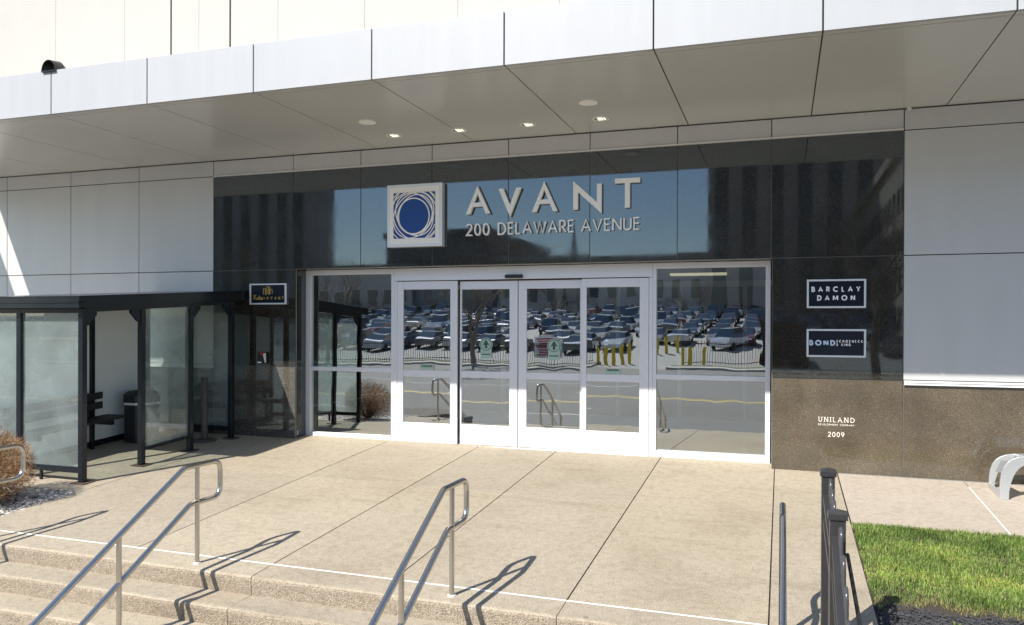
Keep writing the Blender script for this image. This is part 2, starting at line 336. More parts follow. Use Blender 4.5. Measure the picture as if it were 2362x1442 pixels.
mb = MB()
xs = [-10.9, -9.4, -8.11, -5.86, -4.33, -3.115, -1.60, -0.08]
g = 0.006
for i in range(2, len(xs)-1):
    ys = [-4.905, -2.06, 0.6]
    for j in range(len(ys)-1):
        slab(mb, xs[i]+g, xs[i+1]-g, ys[j]+(0.0035 if j else 0.0), ys[j+1]-0.0035, 'plaza')
for i in range(0, 2): slab(mb, xs[i]+g, xs[i+1]-g, -3.50, 0.1, 'plaza')
slab(mb, -16, -10.9-g, -3.5, 0.1, 'plaza')
slab(mb, -0.08+g, 0.675, -4.905, -3.603, 'plaza'); slab(mb, -0.08+g, 0.675, -3.597, -0.863, 'plaza'); slab(mb, -0.08+g, 0.675, -0.857, 0.1, 'plaza')
tag(mb.build('plaza', bevel=0.0012), kind='structure')
mb = MB(); slab(mb, -16, 0.69, -4.9, 0.6, 'joint', top=-0.016, th=0.12); tag(mb.build('plaza_base'), kind='structure')

mb = MB()
slab(mb, 0.69, 2.112, -2.12, -0.863, 'walk'); slab(mb, 0.69, 2.112, -0.857, 0.1, 'walk')
slab(mb, 2.124, 4.2, -2.12, -0.863, 'walk'); slab(mb, 2.124, 4.2, -0.857, 0.1, 'walk'); slab(mb, 4.212, 9, -2.12, 0.1, 'walk')
tag(mb.build('path', bevel=0.0012), kind='structure')
mb = MB(); slab(mb, 0.676, 9, -2.12, 0.1, 'joint', top=-0.016, th=0.1); tag(mb.build('path_base'), kind='structure')
mb = MB(); slab(mb, 2.112, 2.124, -2.12, -0.30, 'caulk', top=0.0015, th=0.02)
slab(mb, -8.1, -0.09, -4.919, -4.905, 'caulk', top=0.0025, th=0.02)
slab(mb, 0.69, 9, -0.035, -0.003, 'grout', top=0.003, th=0.02)
tag(mb.build('joint_sealant'), kind='structure')

# steps: sheared boxes with a rounded nosing, rough exposed risers
NOS = [-5.215, -5.525, -5.835, -6.145]; RISE = 0.168
def sz(x, k): return gz(x, -5.215) - RISE*k
def step_profile(k):
    y = NOS[k]; back = -4.921 if k == 0 else NOS[k-1]+0.012
    return y, back
mb = MB()
XL, XR = -8.1, 0.675
for k in range(4):
    y, back = step_profile(k)
    nseg = 46
    for (a, b) in ((XL, -4.335), (-4.329, -1.602), (-1.596, XR)):
        n = max(2, int((b-a)/0.19)); rows = []
        prof = [(back, 'b', 0)] + [(y+0.035, 't', 0), (y+0.014, 't', -0.004), (y+0.003, 't', -0.016), (y-0.002, 't', -0.036)] + [(y+0.012, 'r', -RISE-0.03)]
        cols = []
        for i in range(n+1):
            x = a+(b-a)*i/n; jit = rnd.uniform(-0.004, 0.004); jz = rnd.uniform(-0.003, 0.002)
            cols.append([(x, back, gz(x, back) if k == 0 else sz(x, k)+0.004)] +
                        [(x, yy+jit, sz(x, k)+dz+jz) for yy, _, dz in prof[1:5]] + [(x, y+0.008, sz(x, k)-RISE-0.03)])
        for i in range(n):
            for q in range(5):
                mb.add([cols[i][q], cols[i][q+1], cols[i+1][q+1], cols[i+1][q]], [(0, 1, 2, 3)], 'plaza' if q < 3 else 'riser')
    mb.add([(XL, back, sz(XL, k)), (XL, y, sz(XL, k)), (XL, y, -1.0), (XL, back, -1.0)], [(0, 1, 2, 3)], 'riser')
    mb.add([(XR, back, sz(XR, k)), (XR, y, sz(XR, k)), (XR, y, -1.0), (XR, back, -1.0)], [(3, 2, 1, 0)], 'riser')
o = mb.build('steps'); tag(o, kind='structure')
bm = bmesh.new(); bm.from_mesh(o.data); bmesh.ops.remove_doubles(bm, verts=bm.verts, dist=0.0005); bm.to_mesh(o.data); bm.free()

mb = MB(); mb.box(-90, 70, -9.5, -6.13, -1.1, -0.89, 'walk'); mb.box(-90, 70, -9.66, -9.503, -1.1, -0.893, 'kerb')
tag(mb.build('pavement'), kind='structure')
mb = MB(); mb.box(-160, 120, -40.6, -9.6, -1.11, -1.03, 'street'); tag(mb.build('road'), kind='structure')
mb = MB()
for y in (-19.0, -19.35): mb.box(-120, 90, y-0.07, y+0.07, -1.03, -1.026, 'yellow')
for yl in (-14.6, -24.0):
    for i in range(-10, 8): mb.box(i*9, i*9+3, yl-0.06, yl+0.06, -1.03, -1.026, 'line_white')
mb.box(-120, 90, -30.3, -29.6, -1.03, -1.026, 'lot'); tag(mb.build('road_markings'), kind='structure')
mb = MB(); mb.box(-160, -12.5, -42.6, -40.6, -1.1, -0.9, 'kerb'); mb.box(-7, 120, -42.6, -40.6, -1.1, -0.9, 'kerb')
mb.box(-160, -12.5, -44.0, -42.6, -1.1, -0.88, 'far_ground'); mb.box(-7, 120, -44.0, -42.6, -1.1, -0.88, 'far_ground')
tag(mb.build('kerb_strip'), kind='structure')
def lz(y): return -1.04+max(0.0, -45-y)*0.07
mb = MB(); mb.box(-160, 120, -45, -40.5, -1.115, -1.04, 'lot'); mb.hexa([(-160, -109, -1.2), (120, -109, -1.2), (120, -45, -1.2), (-160, -45, -1.2), (-160, -109, lz(-109)), (120, -109, lz(-109)), (120, -45, -1.04), (-160, -45, -1.04)], 'lot')
tag(mb.build('parking_lot'), kind='structure')

# beds left and right of the plaza
def bed(name, x0, x1, y0, y1, m, top):
    mb = MB(); slab(mb, x0, x1, y0, y1, m, top=top, th=0.3); tag(mb.build(name), kind='structure')
bed('gravel_ground', -16, -8.112, -9, -3.502, 'bed', -0.03)
bed('lawn_ground', 0.678, 9, -4.26, -2.124, 'soil', -0.035)
bed('mulch_ground', 0.678, 9, -9, -4.264, 'mulch', -0.03)

# ------------------------------------------------------------------ the building
B = thing('office_building', (-4, 2, 0), 'office building entrance with dark polished granite portal, pale metal panels and deep white canopy', 'building')
def panels(mb, xs, zs, y, m, gap, th=0.03, back=None):
    for i in range(len(xs)-1):
        for j in range(len(zs)-1):
            a, b, c, d = xs[i]+gap/2, xs[i+1]-gap/2, zs[j]+gap/2, zs[j+1]-gap/2
            tx, tz, k = rnd.uniform(-.0012, .0012), rnd.uniform(-.0012, .0012), 0.0015
            f = lambda sx, sz: y+k+tx*sx+tz*sz-0.0012
            mb.hexa([(a, f(-1, -1), c), (b, f(1, -1), c), (b, y+th, c), (a, y+th, c), (a, f(-1, 1), d), (b, f(1, 1), d), (b, y+th, d), (a, y+th, d)], m)
    if back: mb.box(xs[0], xs[-1], y+th*0.45, y+th+0.02, zs[0], zs[-1], back)
GX = [-7.45, -6.223, -5.011, -3.789, -2.572, -1.353, -0.134]
SL, SR, SZ0, SZ1, SY = -7.40, -0.142, 0.10, 2.82, 0.32
# granite portal
mb = MB()
panels(mb, [-9.0]+GX+[1.441], [2.822, 4.385], 0.0, 'granite', 0.010, 0.03, 'grout')
panels(mb, [-9.0, SL], [1.2545, 2.822], 0.0, 'granite', 0.010, 0.03, 'grout')
panels(mb, [-9.0, SL], [-0.25, 1.2545], 0.0, 'granite_half_lit', 0.010, 0.03, 'grout')
panels(mb, [SR+0.02, 1.441], [1.2545, 2.822], 0.0, 'granite', 0.010, 0.03, 'grout')
panels(mb, [SR+0.02, 1.441], [-0.25, 1.2545], 0.0, 'granite_lit', 0.010, 0.03, 'grout')
mb.box(SL-0.03, SL, 0.031, SY+0.05, -0.25, 1.25, 'granite'); mb.box(SL-0.03, SL, 0.031, SY+0.05, 1.26, 2.817, 'granite')
mb.box(SR+0.025, SR+0.055, 0.031, SY+0.05, -0.25, 2.817, 'granite')
mb.box(SL, SR+0.02, 0.031, SY+0.05, 2.825, 2.86, 'granite')
mb.build('granite_portal', B, bevel=0.0015)
mb = MB(); panels(mb, [1.441, 2.975, 4.5, 6.03, 7.6], [-0.3, 1.2], 0.004, 'granite_lit', 0.012, 0.03, 'grout'); mb.build('granite_plinth', B)
mb = MB(); panels(mb, [-16.8, -15.2, -13.64, -12.10, -10.563, -9.002], [-0.3, 1.2], 0.004, 'granite', 0.012, 0.03, 'grout'); mb.build('granite_plinth', B)
# metal walls
mb = MB(); panels(mb, [-16.8, -15.2, -13.64, -12.10, -10.563, -9.002], [1.262, 2.822, 4.40, 4.652], 0.0, 'panel', 0.012, 0.03, 'gap'); mb.build('metal_wall', B, bevel=0.0015)
mb = MB(); panels(mb, [1.441, 4.5, 7.6], [1.262, 2.822, 4.385, 4.652], 0.0, 'panel', 0.012, 0.03, 'gap'); mb.build('metal_wall', B, bevel=0.0015)
mb = MB(); panels(mb, [-9.0]+GX+[1.441], [4.412, 4.652], 0.0, 'panel', 0.012, 0.03, 'gap'); mb.build('frieze', B, bevel=0.0015)
mb = MB(); mb.box(-8.998, 1.435, -0.022, 0.02, 4.387, 4.410, 'trim'); mb.build('portal_trim', B)
mb = MB(); mb.box(1.45, 7.6, -0.03, 0.01, 1.203, 1.225, 'trim'); mb.box(1.45, 7.6, -0.018, 0.01, 1.232, 1.258, 'trim'); mb.build('wall_ledge', B)
mb = MB(); mb.box(-16.8, -9.01, -0.03, 0.01, 1.203, 1.225, 'trim'); mb.box(-16.8, -9.01, -0.018, 0.01, 1.232, 1.258, 'trim'); mb.build('wall_ledge', B)
# canopy
CY, CZ0, CZ1 = -3.12, 4.658, 5.224
CX = [-14.06] + [-4.328+1.5596*k for k in range(-6, 8)]
can = MB()
for i in range(len(CX)-1): can.box(CX[i]+0.008, CX[i+1]-0.008, CY, CY+0.04, CZ0, CZ1, 'fascia')
can.box(CX[0], CX[-1], CY+0.02, CY+0.06, CZ0+0.012, CZ1-0.012, 'gap'); can.box(CX[0], CX[-1], CY+0.062, -0.05, CZ1-0.09, CZ1-0.03, 'panel')
can.box(CX[0]-0.04, CX[0], CY, -0.002, CZ0, CZ1, 'fascia')
CAN = can.build('canopy', B, bevel=0.002)
sf = MB()
for i in range(len(CX)-1):
    sf.box(CX[i]+0.007, CX[i+1]-0.007, CY+0.138, -0.012, CZ0, CZ0+0.03, 'soffit'); sf.box(CX[i]+0.007, CX[i+1]-0.007, CY+0.044, CY+0.126, CZ0, CZ0+0.03, 'soffit')
sf.box(CX[0], CX[-1], CY+0.045, -0.001, CZ0+0.014, CZ0+0.04, 'gap'); sf.build('soffit', CAN)
sc2 = MB(); sc2.box(-17.5, -14.72, CY, -0.003, CZ0, CZ1, 'fascia'); sc2.build('side_canopy', B, bevel=0.002)
# upper precast wall
mb = MB()
ux = [-17.2, -15.6, -14.05, -12.47, -10.89, -9.89, -9.31, -8.68, -7.75, -6.17, -4.6, -3.03, -1.46, 0.1, 1.67, 3.24, 4.8, 6.4, 7.6]
for i in range(len(ux)-1):
    a = 0.017 if ux[i] in (-9.89, -8.68) else 0.002; b = 0.017 if ux[i+1] in (-9.89, -8.68) else 0.002
    mb.box(ux[i]+a, ux[i+1]-b, 0.004, 0.05, 4.70, 14.0, 'upper')
mb.box(-17.2, 7.6, 0.03, 0.08, 4.7, 14.0, 'brown_gap'); mb.build('upper_wall', B, bevel=0.002)
mb = MB(); mb.box(-17.2, SL-0.04, 0.10, 0.5, -0.3, 14, 'lobby'); mb.box(SR+0.06, 7.6, 0.10, 0.5, -0.3, 14, 'lobby'); mb.box(SL-0.04, SR+0.06, 0.10, 0.5, 2.90, 14, 'lobby'); mb.build('wall_core', B)

# ---- storefront
def frame(mb, x0, x1, z0, z1, y0, y1, wl, wr, wb, wt, m='alu', mids=()):
    mb.box(x0, x0+wl, y0, y1, z0, z1, m); mb.box(x1-wr, x1, y0, y1, z0, z1, m)
    mb.box(x0+wl, x1-wr, y0+0.002, y1-0.002, z0, z0+wb, m); mb.box(x0+wl, x1-wr, y0+0.002, y1-0.002, z1-wt, z1, m)
    for a, b in mids: mb.box(x0+wl, x1-wr, y0+0.002, y1-0.002, a, b, m)
def pane(x0, x1, z0, z1, y, parent, name='pane'):
    t1, t2 = rnd.uniform(-.0022, .0022), rnd.uniform(-.0022, .0022)
    mb = MB(); mb.add([(x0, y-t1-t2, z0), (x1, y+t1-t2, z0), (x1, y+t1+t2, z1), (x0, y-t1+t2, z1)], [(0, 1, 2, 3)], 'glass')
    return mb.build(name, parent)
for (x0, x1, wl, wr) in ((SL, -5.79, 0.085, 0.05), (-1.725, SR, 0.05, 0.065)):
    mb = MB(); frame(mb, x0, x1, SZ0-0.05, SZ1, SY-0.03, SY+0.07, wl, wr, 0.125, 0.08, mids=[(1.182, 1.247)])
    W = mb.build('side_window', B, bevel=0.003)
    pane(x0+wl, x1-wr, SZ0+0.07, 1.184, SY+0.022, W); pane(x0+wl, x1-wr, 1.245, SZ1-0.078, SY+0.020, W)
mb = MB(); mb.box(-5.788, -1.727, SY-0.03, SY+0.12, 2.625, SZ1, 'alu'); mb.box(-5.788, -5.738, SY-0.03, SY+0.12, 0.05, 2.622, 'alu'); mb.box(-1.777, -1.727, SY-0.03, SY+0.12, 0.05, 2.622, 'alu')
mb.box(-5.738, -1.777, SY-0.02, SY+0.12, 2.612, 2.624, 'gap'); mb.box(-5.738, -1.777, SY-0.06, SY+0.14, 0.04, 0.098, 'trim')
HD = mb.build('door_frame', B, bevel=0.003)
mb = MB(); mb.box(-3.93, -3.655, SY-0.075, SY-0.031, 2.637, 2.69, 'black'); mb.build('sensor', HD, bevel=0.008)
def leaf(x0, x1, y, top, st):
    mb = MB(); frame(mb, x0, x1, 0.105, top, y-0.022, y+0.022, st[0], st[1], 0.30, 0.125, mids=[(1.125, 1.226)])
    L = mb.build('sliding_door', B, bevel=0.003)
    pane(x0+st[0], x1-st[1], 0.403, 1.127, y-0.004, L); pane(x0+st[0], x1-st[1], 1.224, top-0.123, y-0.006, L)
    return L
D1 = leaf(-5.735, -4.715, SY-0.005, 2.612, (0.105, 0.115)); D2 = leaf(-4.695, -3.757, SY+0.055, 2.606, (0.03, 0.13))
D3 = leaf(-3.745, -2.735, SY+0.055, 2.606, (0.13, 0.06)); D4 = leaf(-2.755, -1.782, SY-0.005, 2.612, (0.07, 0.13))
# ---- lobby behind the glass
mb = MB(); mb.box(-10, 2.5, 0.5, 9, -0.2, 0.095, 'lobby_floor'); mb.build('lobby_floor', B)
mb = MB(); mb.box(-10, 2.5, 9, 9.2, 0.1, 2.9, 'lobby'); mb.box(-10.2, -10, 0.5, 9, 0.1, 2.9, 'lobby'); mb.box(2.5, 2.7, 0.5, 9, 0.1, 2.9, 'lobby'); mb.box(-6.6, -6.2, 3.0, 9, 0.1, 2.88, 'lobby'); mb.build('lobby_wall', B)
mb = MB(); mb.box(-10, 2.5, 0.5, 9, 2.9, 3.0, 'lobby_ceil'); mb.build('lobby_ceiling', B)
mb = MB()
for x in (-6.1, -5.0, -3.9, -2.8, -1.7, -0.6, 0.6): mb.box(x-0.035, x+0.035, 3.2, 3.28, 0.1, 2.7, 'alu')
mb.box(-6.1, 0.6, 3.21, 3.27, 0.1, 0.3, 'alu'); mb.box(-6.1, 0.6, 3.21, 3.27, 2.62, 2.72, 'alu'); mb.build('inner_doors', B)
for x, y, l in ((-5.6, 2.0, 0.5), (-3.9, 1.6, 0.9), (-2.9, 2.2, 0.6), (-1.9, 1.8, 0.7), (-1.45, 3.9, 1.0)):
    mb = MB(); mb.box(x-l/2, x+l/2, y-0.12, y+0.12, 2.86, 2.895, 'lamp_in'); mb.build('lobby_lamp', B)

# ------------------------------------------------------------------ stroke lettering
def arc(cx, cy, rx, ry, a0, a1, n=14): return [(cx+rx*math.cos(R(a0+(a1-a0)*i/n)), cy+ry*math.sin(R(a0+(a1-a0)*i/n))) for i in range(n+1)]
G = {
 'A': (0.78, [[(0, 0), (0.39, 1), (0.78, 0)], [(0.13, 0.33), (0.65, 0.33)]]),
 'B': (0.52, [[(0, 0), (0, 1), (0.24, 1)]+arc(0.26, 0.77, 0.2, 0.23, 90, -90)+[(0.0, 0.54)], [(0.24, 0.54)]+arc(0.27, 0.27, 0.25, 0.27, 90, -90)+[(0, 0)]]),
 'C': (0.86, [arc(0.5, 0.5, 0.5, 0.5, 48, 312, 22)]),
 'D': (0.70, [[(0, 0), (0, 1), (0.22, 1)]+arc(0.22, 0.5, 0.48, 0.5, 90, -90, 20)+[(0, 0)]]),
 'E': (0.46, [[(0.46, 1), (0, 1), (0, 0), (0.46, 0)], [(0, 0.53), (0.43, 0.53)]]),
 'G': (0.98, [arc(0.5, 0.5, 0.5, 0.5, 42, 358, 24), [(0.56, 0.47), (1.0, 0.47)]]),
 'H': (0.64, [[(0, 0), (0, 1)], [(0.64, 0), (0.64, 1)], [(0, 0.52), (0.64, 0.52)]]),
 'I': (0.0, [[(0, 0), (0, 1)]]),
 'K': (0.58, [[(0, 0), (0, 1)], [(0.55, 1), (0.04, 0.5), (0.6, 0)]]),
 'L': (0.40, [[(0, 1), (0, 0), (0.40, 0)]]),
 'M': (0.88, [[(0, 0), (0, 1)], [(0.88, 0), (0.88, 1)], [(0.03, 0.97), (0.44, 0.25), (0.85, 0.97)]]),
 'N': (0.70, [[(0, 0), (0, 1)], [(0.7, 0), (0.7, 1)], [(0.035, 0.96), (0.665, 0.04)]]),
 'O': (1.0, [arc(0.5, 0.5, 0.5, 0.5, 0, 359.9, 30)]),
 'P': (0.50, [[(0, 0), (0, 1), (0.24, 1)]+arc(0.24, 0.73, 0.26, 0.27, 90, -90)+[(0, 0.46)]]),
 'R': (0.52, [[(0, 0), (0, 1), (0.24, 1)]+arc(0.24, 0.74, 0.25, 0.26, 90, -90)+[(0, 0.48)], [(0.22, 0.48), (0.54, 0)]]),
 'S': (0.50, [arc(0.26, 0.745, 0.22, 0.255, 35, 262, 12)+arc(0.25, 0.245, 0.25, 0.245, 82, -150, 14)]),
 'T': (0.62, [[(0, 1), (0.62, 1)], [(0.31, 1), (0.31, 0)]]),
 'U': (0.60, [[(0, 1), (0, 0.3)]+arc(0.3, 0.3, 0.3, 0.3, 180, 360, 14)+[(0.6, 1)]]),
 'V': (0.74, [[(0, 1), (0.37, 0), (0.74, 1)]]),
 'W': (1.10, [[(0, 1), (0.28, 0), (0.55, 1), (0.82, 0), (1.10, 1)]]),
 'Y': (0.66, [[(0, 1), (0.33, 0.47), (0.66, 1)], [(0.33, 0.47), (0.33, 0)]]),
 '0': (0.54, [arc(0.27, 0.5, 0.27, 0.5, 0, 359.9, 26)]),
 '2': (0.52, [arc(0.26, 0.74, 0.25, 0.26, 165, -28, 14)+[(0.0, 0.0), (0.54, 0.0)]]),
 '9': (0.54, [arc(0.27, 0.71, 0.27, 0.29, 0, 359.9, 22), [(0.535, 0.68), (0.50, 0.48), (0.2, 0)]]),
 '&': (0.70, [[(0.70, 0.0), (0.22, 0.62)]+arc(0.34, 0.80, 0.17, 0.19, 200, -40, 12)+[(0.12, 0.42)]+arc(0.27, 0.25, 0.26, 0.25, 130, 320, 10)+[(0.64, 0.48)]]),
 'v': (0.62, [[(0.0, 0.86), (0.12, 1.05), (0.2, 0.9), (0.18, 0.0), (0.62, 1.12)]]),
 'i': (0.16, [[(0.0, 0.5), (0.02, 0.05), (0.16, 0.1)]]), 's': (0.30, [[(0.0, 0.1), (0.26, 0.55), (0.30, 0.12), (0.1, 0.0)]]),
 't': (0.24, [[(0.1, 0.95), (0.04, 0.05), (0.24, 0.1)], [(-0.06, 0.6), (0.26, 0.64)]]), 'a': (0.34, [arc(0.16, 0.27, 0.16, 0.24, 40, 330, 10), [(0.33, 0.52), (0.30, 0.06), (0.40, 0.08)]]),
}
def ribbon(mb, pts, t, y, dep, m):
    P = [Vector((p[0], p[1])) for p in pts]
    Q = [P[0]]
    for p in P[1:]:
        if (p-Q[-1]).length > 1e-5: Q.append(p)
    P = Q; closed = (P[0]-P[-1]).length < t*0.25 and len(P) > 8
    n = len(P); Lf, Rt = [], []
    for i in range(n):
        a = (P[i]-P[i-1]).normalized() if i > 0 else ((P[0]-P[-2]).normalized() if closed else (P[1]-P[0]).normalized())
        b = (P[i+1]-P[i]).normalized() if i < n-1 else ((P[1]-P[0]).normalized() if closed else a)
        na = Vector((-a.y, a.x)); nb_ = Vector((-b.y, b.x)); h = na+nb_
        if h.length < 1e-4: h = na
        h.normalize(); k = min(1/max(h.dot(na), 0.2), 1.28 if n < 9 else 2.0)
        Lf.append(P[i]+h*t/2*k); Rt.append(P[i]-h*t/2*k)
    vs = []
    for i in range(n): vs += [(Lf[i].x, y, Lf[i].y), (Rt[i].x, y, Rt[i].y), (Lf[i].x, y+dep, Lf[i].y), (Rt[i].x, y+dep, Rt[i].y)]
    fs = []
    for i in range(n-1):
        a, b = 4*i, 4*i+4
        fs += [(a, a+1, b+1, b), (a, b, b+2, a+2), (a+1, a+3, b+3, b+1)]
    fs += [(0, 2, 3, 1), (4*n-4, 4*n-3, 4*n-1, 4*n-2)]
    mb.add(vs, fs, m)
def glyph(mb, ch, x, z, h, t, y, dep, m, xs=1.0, slant=0.0, serif=0.0):
    wd, st = G[ch]; ih = h-t
    for k, s in enumerate(st):
        pts = [(x+t/2+px*ih*xs+slant*pz*ih, z+t/2+pz*ih) for px, pz in s]
        ribbon(mb, pts, t, y-0.0006*k, dep, m)
        if serif:
            for e in (s[0], s[-1]):
                if e[1] in (0, 1, 0.0, 1.0) and len(s) < 8 or (ch in 'U' and e[1] == 1):
                    ex, ez = x+t/2+e[0]*ih*xs, z+t/2+e[1]*ih
                    ribbon(mb, [(ex-serif, ez), (ex+serif, ez)], t*0.55, y-0.002, dep, m)
    return wd*ih*xs+t
def text(s, x0, x1, z, h, t, y, dep, m, xs=1.0, space=0.42, slant=0.0, serif=0.0, parent=None, name='letter', lead=None):
    """text fitted between x0 and x1 by letter spacing; each letter its own mesh if parent is given"""
    ws = [(G[c][0]*(h-t)*xs+t) if c != ' ' else h*space for c in s]
    sp = ((x1-x0)-sum(ws))/max(1, len(s)-1)
    kern = []
    x = x0; mb = MB()
    for i, c in enumerate(s):
        if c != ' ':
            if parent: mb = MB()
            glyph(mb, c, x, z, h, t, y, dep, m, xs, slant, serif)
            if parent: mb.build(name, parent)
        x += ws[i]+sp
    return mb

# big five letters, each an outline cut from plate
BN = thing('letter_sign', (-3.2, -0.05, 3.75), 'large spaced pale metal capital letters in one row on the granite over the doors', 'sign')
YF, DP = -0.065, 0.05
def bigletter(polys):
    mb = MB()
    q = (11+YF)/11
    for k, p in enumerate(polys): mb.xz([(x*q, 1.9255+(z-1.9255)*q) for x, z in p], YF-0.0007*k, YF+DP, 'letter')
    o = mb.build('letter', BN)
def A_(xl, xa, xr, zb, zt, t):
    s = (xa-xl)/(zt-zb); s2 = (xr-xa)/(zt-zb); zc0, zc1 = zb+0.26*(zt-zb), zb+0.42*(zt-zb)
    zi = zt-t*1.45
    bigletter([[(xl, zb), (xl+t, zb), (xa+0.0, zi-0.02), (xa+0.0, zt)], [(xa+0.0, zt), (xa+0.0, zi-0.02), (xr-t, zb), (xr, zb)],
               [(xl+t*0.9+s*(zc0-zb), zc0), (xr-t*0.9-s2*(zc0-zb), zc0), (xr-t*0.9-s2*(zc1-zb-0.008), zc1-0.008), (xl+t*0.9+s*(zc1-zb-0.008), zc1-0.008)]])
tt = 0.067
A_(-4.46, -4.275, -4.075, 3.580, 3.995, tt)
bigletter([[(-3.945, 3.935), (-3.766, 3.520), (-3.766, 3.69), (-3.869, 3.935)][::-1], [(-3.766, 3.520), (-3.595, 3.935), (-3.671, 3.935), (-3.766, 3.69)][::-1]])
A_(-3.43, -3.245, -3.045, 3.570, 4.005, tt)
bigletter([[(-2.815, 3.578), (-2.748, 3.578), (-2.748, 3.87), (-2.815, 3.985)], [(-2.815, 3.985), (-2.815, 3.888), (-2.407, 3.512), (-2.407, 3.612)], [(-2.472, 3.59), (-2.405, 3.512), (-2.405, 3.93), (-2.472, 3.93)]])
bigletter([[(-2.215, 3.920), (-1.865, 3.920), (-1.865, 3.985), (-2.215, 3.985)], [(-2.075, 3.574), (-2.005, 3.574), (-2.005, 3.922), (-2.075, 3.922)]])
AD = thing('address_sign', (-3.2, -0.05, 3.35), 'smaller row of pale capital letters and numerals under the large letters over the doors', 'sign')
def addr(s, x0, x1): text(s, x0*0.9955, x1*0.9955, 3.252, 0.181, 0.0205, -0.05, 0.04, 'letter', xs=0.98, parent=AD, name='letter')
addr('200', -4.458, -4.085); addr('DELAWARE', -3.955, -2.800); addr('AVENUE', -2.700, -1.862)

# emblem
EM = thing('wall_emblem', (-5.3, 0, 3.6), 'square emblem plaque with white interlaced rings on a blue field left of the large letters', 'emblem')
ex0, ex1, ez0, ez1 = -5.711, -4.797, 3.114, 4.059; ecx, ecz = (ex0+ex1)/2, (ez0+ez1)/2
mb = MB(); mb.box(ex0, ex1, -0.10, -0.005, ez0, ez1, 'silver'); mb.build('plaque_body', EM, bevel=0.004)
mb = MB(); mb.box(ex0+0.045, ex1-0.045, -0.106, -0.102, ez0+0.045, ez1-0.045, 'white'); mb.build('white_field', EM)
hs = 0.345; mb = MB(); mb.box(ecx-hs, ecx+hs, -0.110, -0.107, ecz-hs, ecz+hs, 'blue'); mb.build('blue_field', EM)
mb = MB(); k = 0
def ring(cx, cz, a, b, rot, t):
    global k
    seg = []; n = 600; y = -0.1130-0.0005*k; k += 1
    def flush(): 
        if len(seg) > 2: ribbon(mb, seg[:], t, y, 0.003, 'white')
        seg.clear()
    for i in range(n+1):
        an = 2*math.pi*i/n; x, z = a*math.cos(an), b*math.sin(an)
        X = cx+x*math.cos(rot)-z*math.sin(rot); Z = cz+x*math.sin(rot)+z*math.cos(rot)
        if abs(X) < hs-0.0005 and abs(Z) < hs-0.0005: seg.append((ecx+X, ecz+Z))
        else: flush()
    flush()
ring(-0.012, -0.012, 0.262, 0.268, 0, 0.018)
ring(0.022, 0.010, 0.305, 0.272, R(62), 0.016); ring(0.004, 0.014, 0.345, 0.285, R(-50), 0.016); ring(-0.01, 0.0, 0.372, 0.305, R(48), 0.015)
ring(0.03, 0.03, 0.42, 0.375, R(-62), 0.015); ring(-0.04, -0.035, 0.43, 0.385, R(38), 0.014); ring(0.0, 0.0, 0.445, 0.425, R(0), 0.013)
mb.build('rings', EM)

# plaques with frames
def plaque(name, x0, x1, z0, z1, label, fr=0.024):
    T = thing(name, ((x0+x1)/2, 0, (z0+z1)/2), label, 'sign')
    mb = MB(); mb.box(x0+0.01, x1-0.01, -0.022, -0.003, z0+0.01, z1-0.01, 'navy'); mb.build('plate', T)
    mb = MB(); frame(mb, x0, x1, z0, z1, -0.038, -0.003, fr, fr, fr, fr, 'silver'); mb.build('frame', T, bevel=0.004)
    return T
T = plaque('wall_plaque', 0.307, 1.010, 2.166, 2.535, 'upper framed navy plaque with two lines of wide white capitals on right granite pier')
text('BARCLAY', 0.362, 0.945, 2.373, 0.070, 0.0148, -0.026, 0.003, 'letter', parent=T)
text('DAMON', 0.432, 0.883, 2.262, 0.070, 0.0148, -0.026, 0.003, 'letter', parent=T)
T = plaque('wall_plaque', 0.307, 1.012, 1.537, 1.897, 'lower framed navy plaque with pale blue word on right granite pier')
text('BOND', 0.338, 0.652, 1.684, 0.072, 0.0190, -0.026, 0.003, 'pale_blue', xs=1.12, parent=T)
text('SCHOENECK', 0.664, 0.975, 1.724, 0.035, 0.0070, -0.026, 0.003, 'letter', xs=0.72, parent=T)
text('& KING', 0.664, 0.835, 1.680, 0.035, 0.0070, -0.026, 0.003, 'letter', xs=0.72, parent=T)
T = plaque('wall_plaque', -8.255, -7.560, 2.258, 2.597, 'framed black plaque with gold lettering and tower outlines on left granite pier')
mb = MB()
bx = -7.91
for i, (dx0, dx1, zt) in enumerate(((-0.085, -0.05, 2.52), (-0.045, -0.012, 2.50), (-0.018, 0.028, 2.545), (0.018, 0.045, 2.535), (0.04, 0.085, 2.50))):
    ribbon(mb, [(bx+dx0, 2.415), (bx+dx0, zt), (bx+dx1, zt), (bx+dx1, 2.43)], 0.009, -0.026-0.0006*i, 0.003, 'gold')
mb.build('emblem', T)
text('vistas', -8.205, -8.005, 2.330, 0.085, 0.0115, -0.026, 0.003, 'gold', slant=0.25, parent=T)
text('AT', -7.985, -7.955, 2.342, 0.028, 0.005, -0.026, 0.003, 'gold', parent=T)
text('AVANT', -7.935, -7.605, 2.335, 0.052, 0.0095, -0.026, 0.003, 'gold', parent=T)
T = thing('engraved_sign', (0.67, 0, 0.65), 'pale engraved serif lettering low on the sunlit brown granite by the doors', 'sign')
text('UNILAND', 0.457, 0.885, 0.702, 0.064, 0.0070, -0.004, 0.003, 'engrave', serif=0.012, parent=T)
text('DEVELOPMENT COMPANY', 0.453, 0.882, 0.656, 0.024, 0.0032, -0.004, 0.003, 'engrave', parent=T)
text('2009', 0.570, 0.765, 0.512, 0.064, 0.0075, -0.004, 0.003, 'engrave', parent=T)

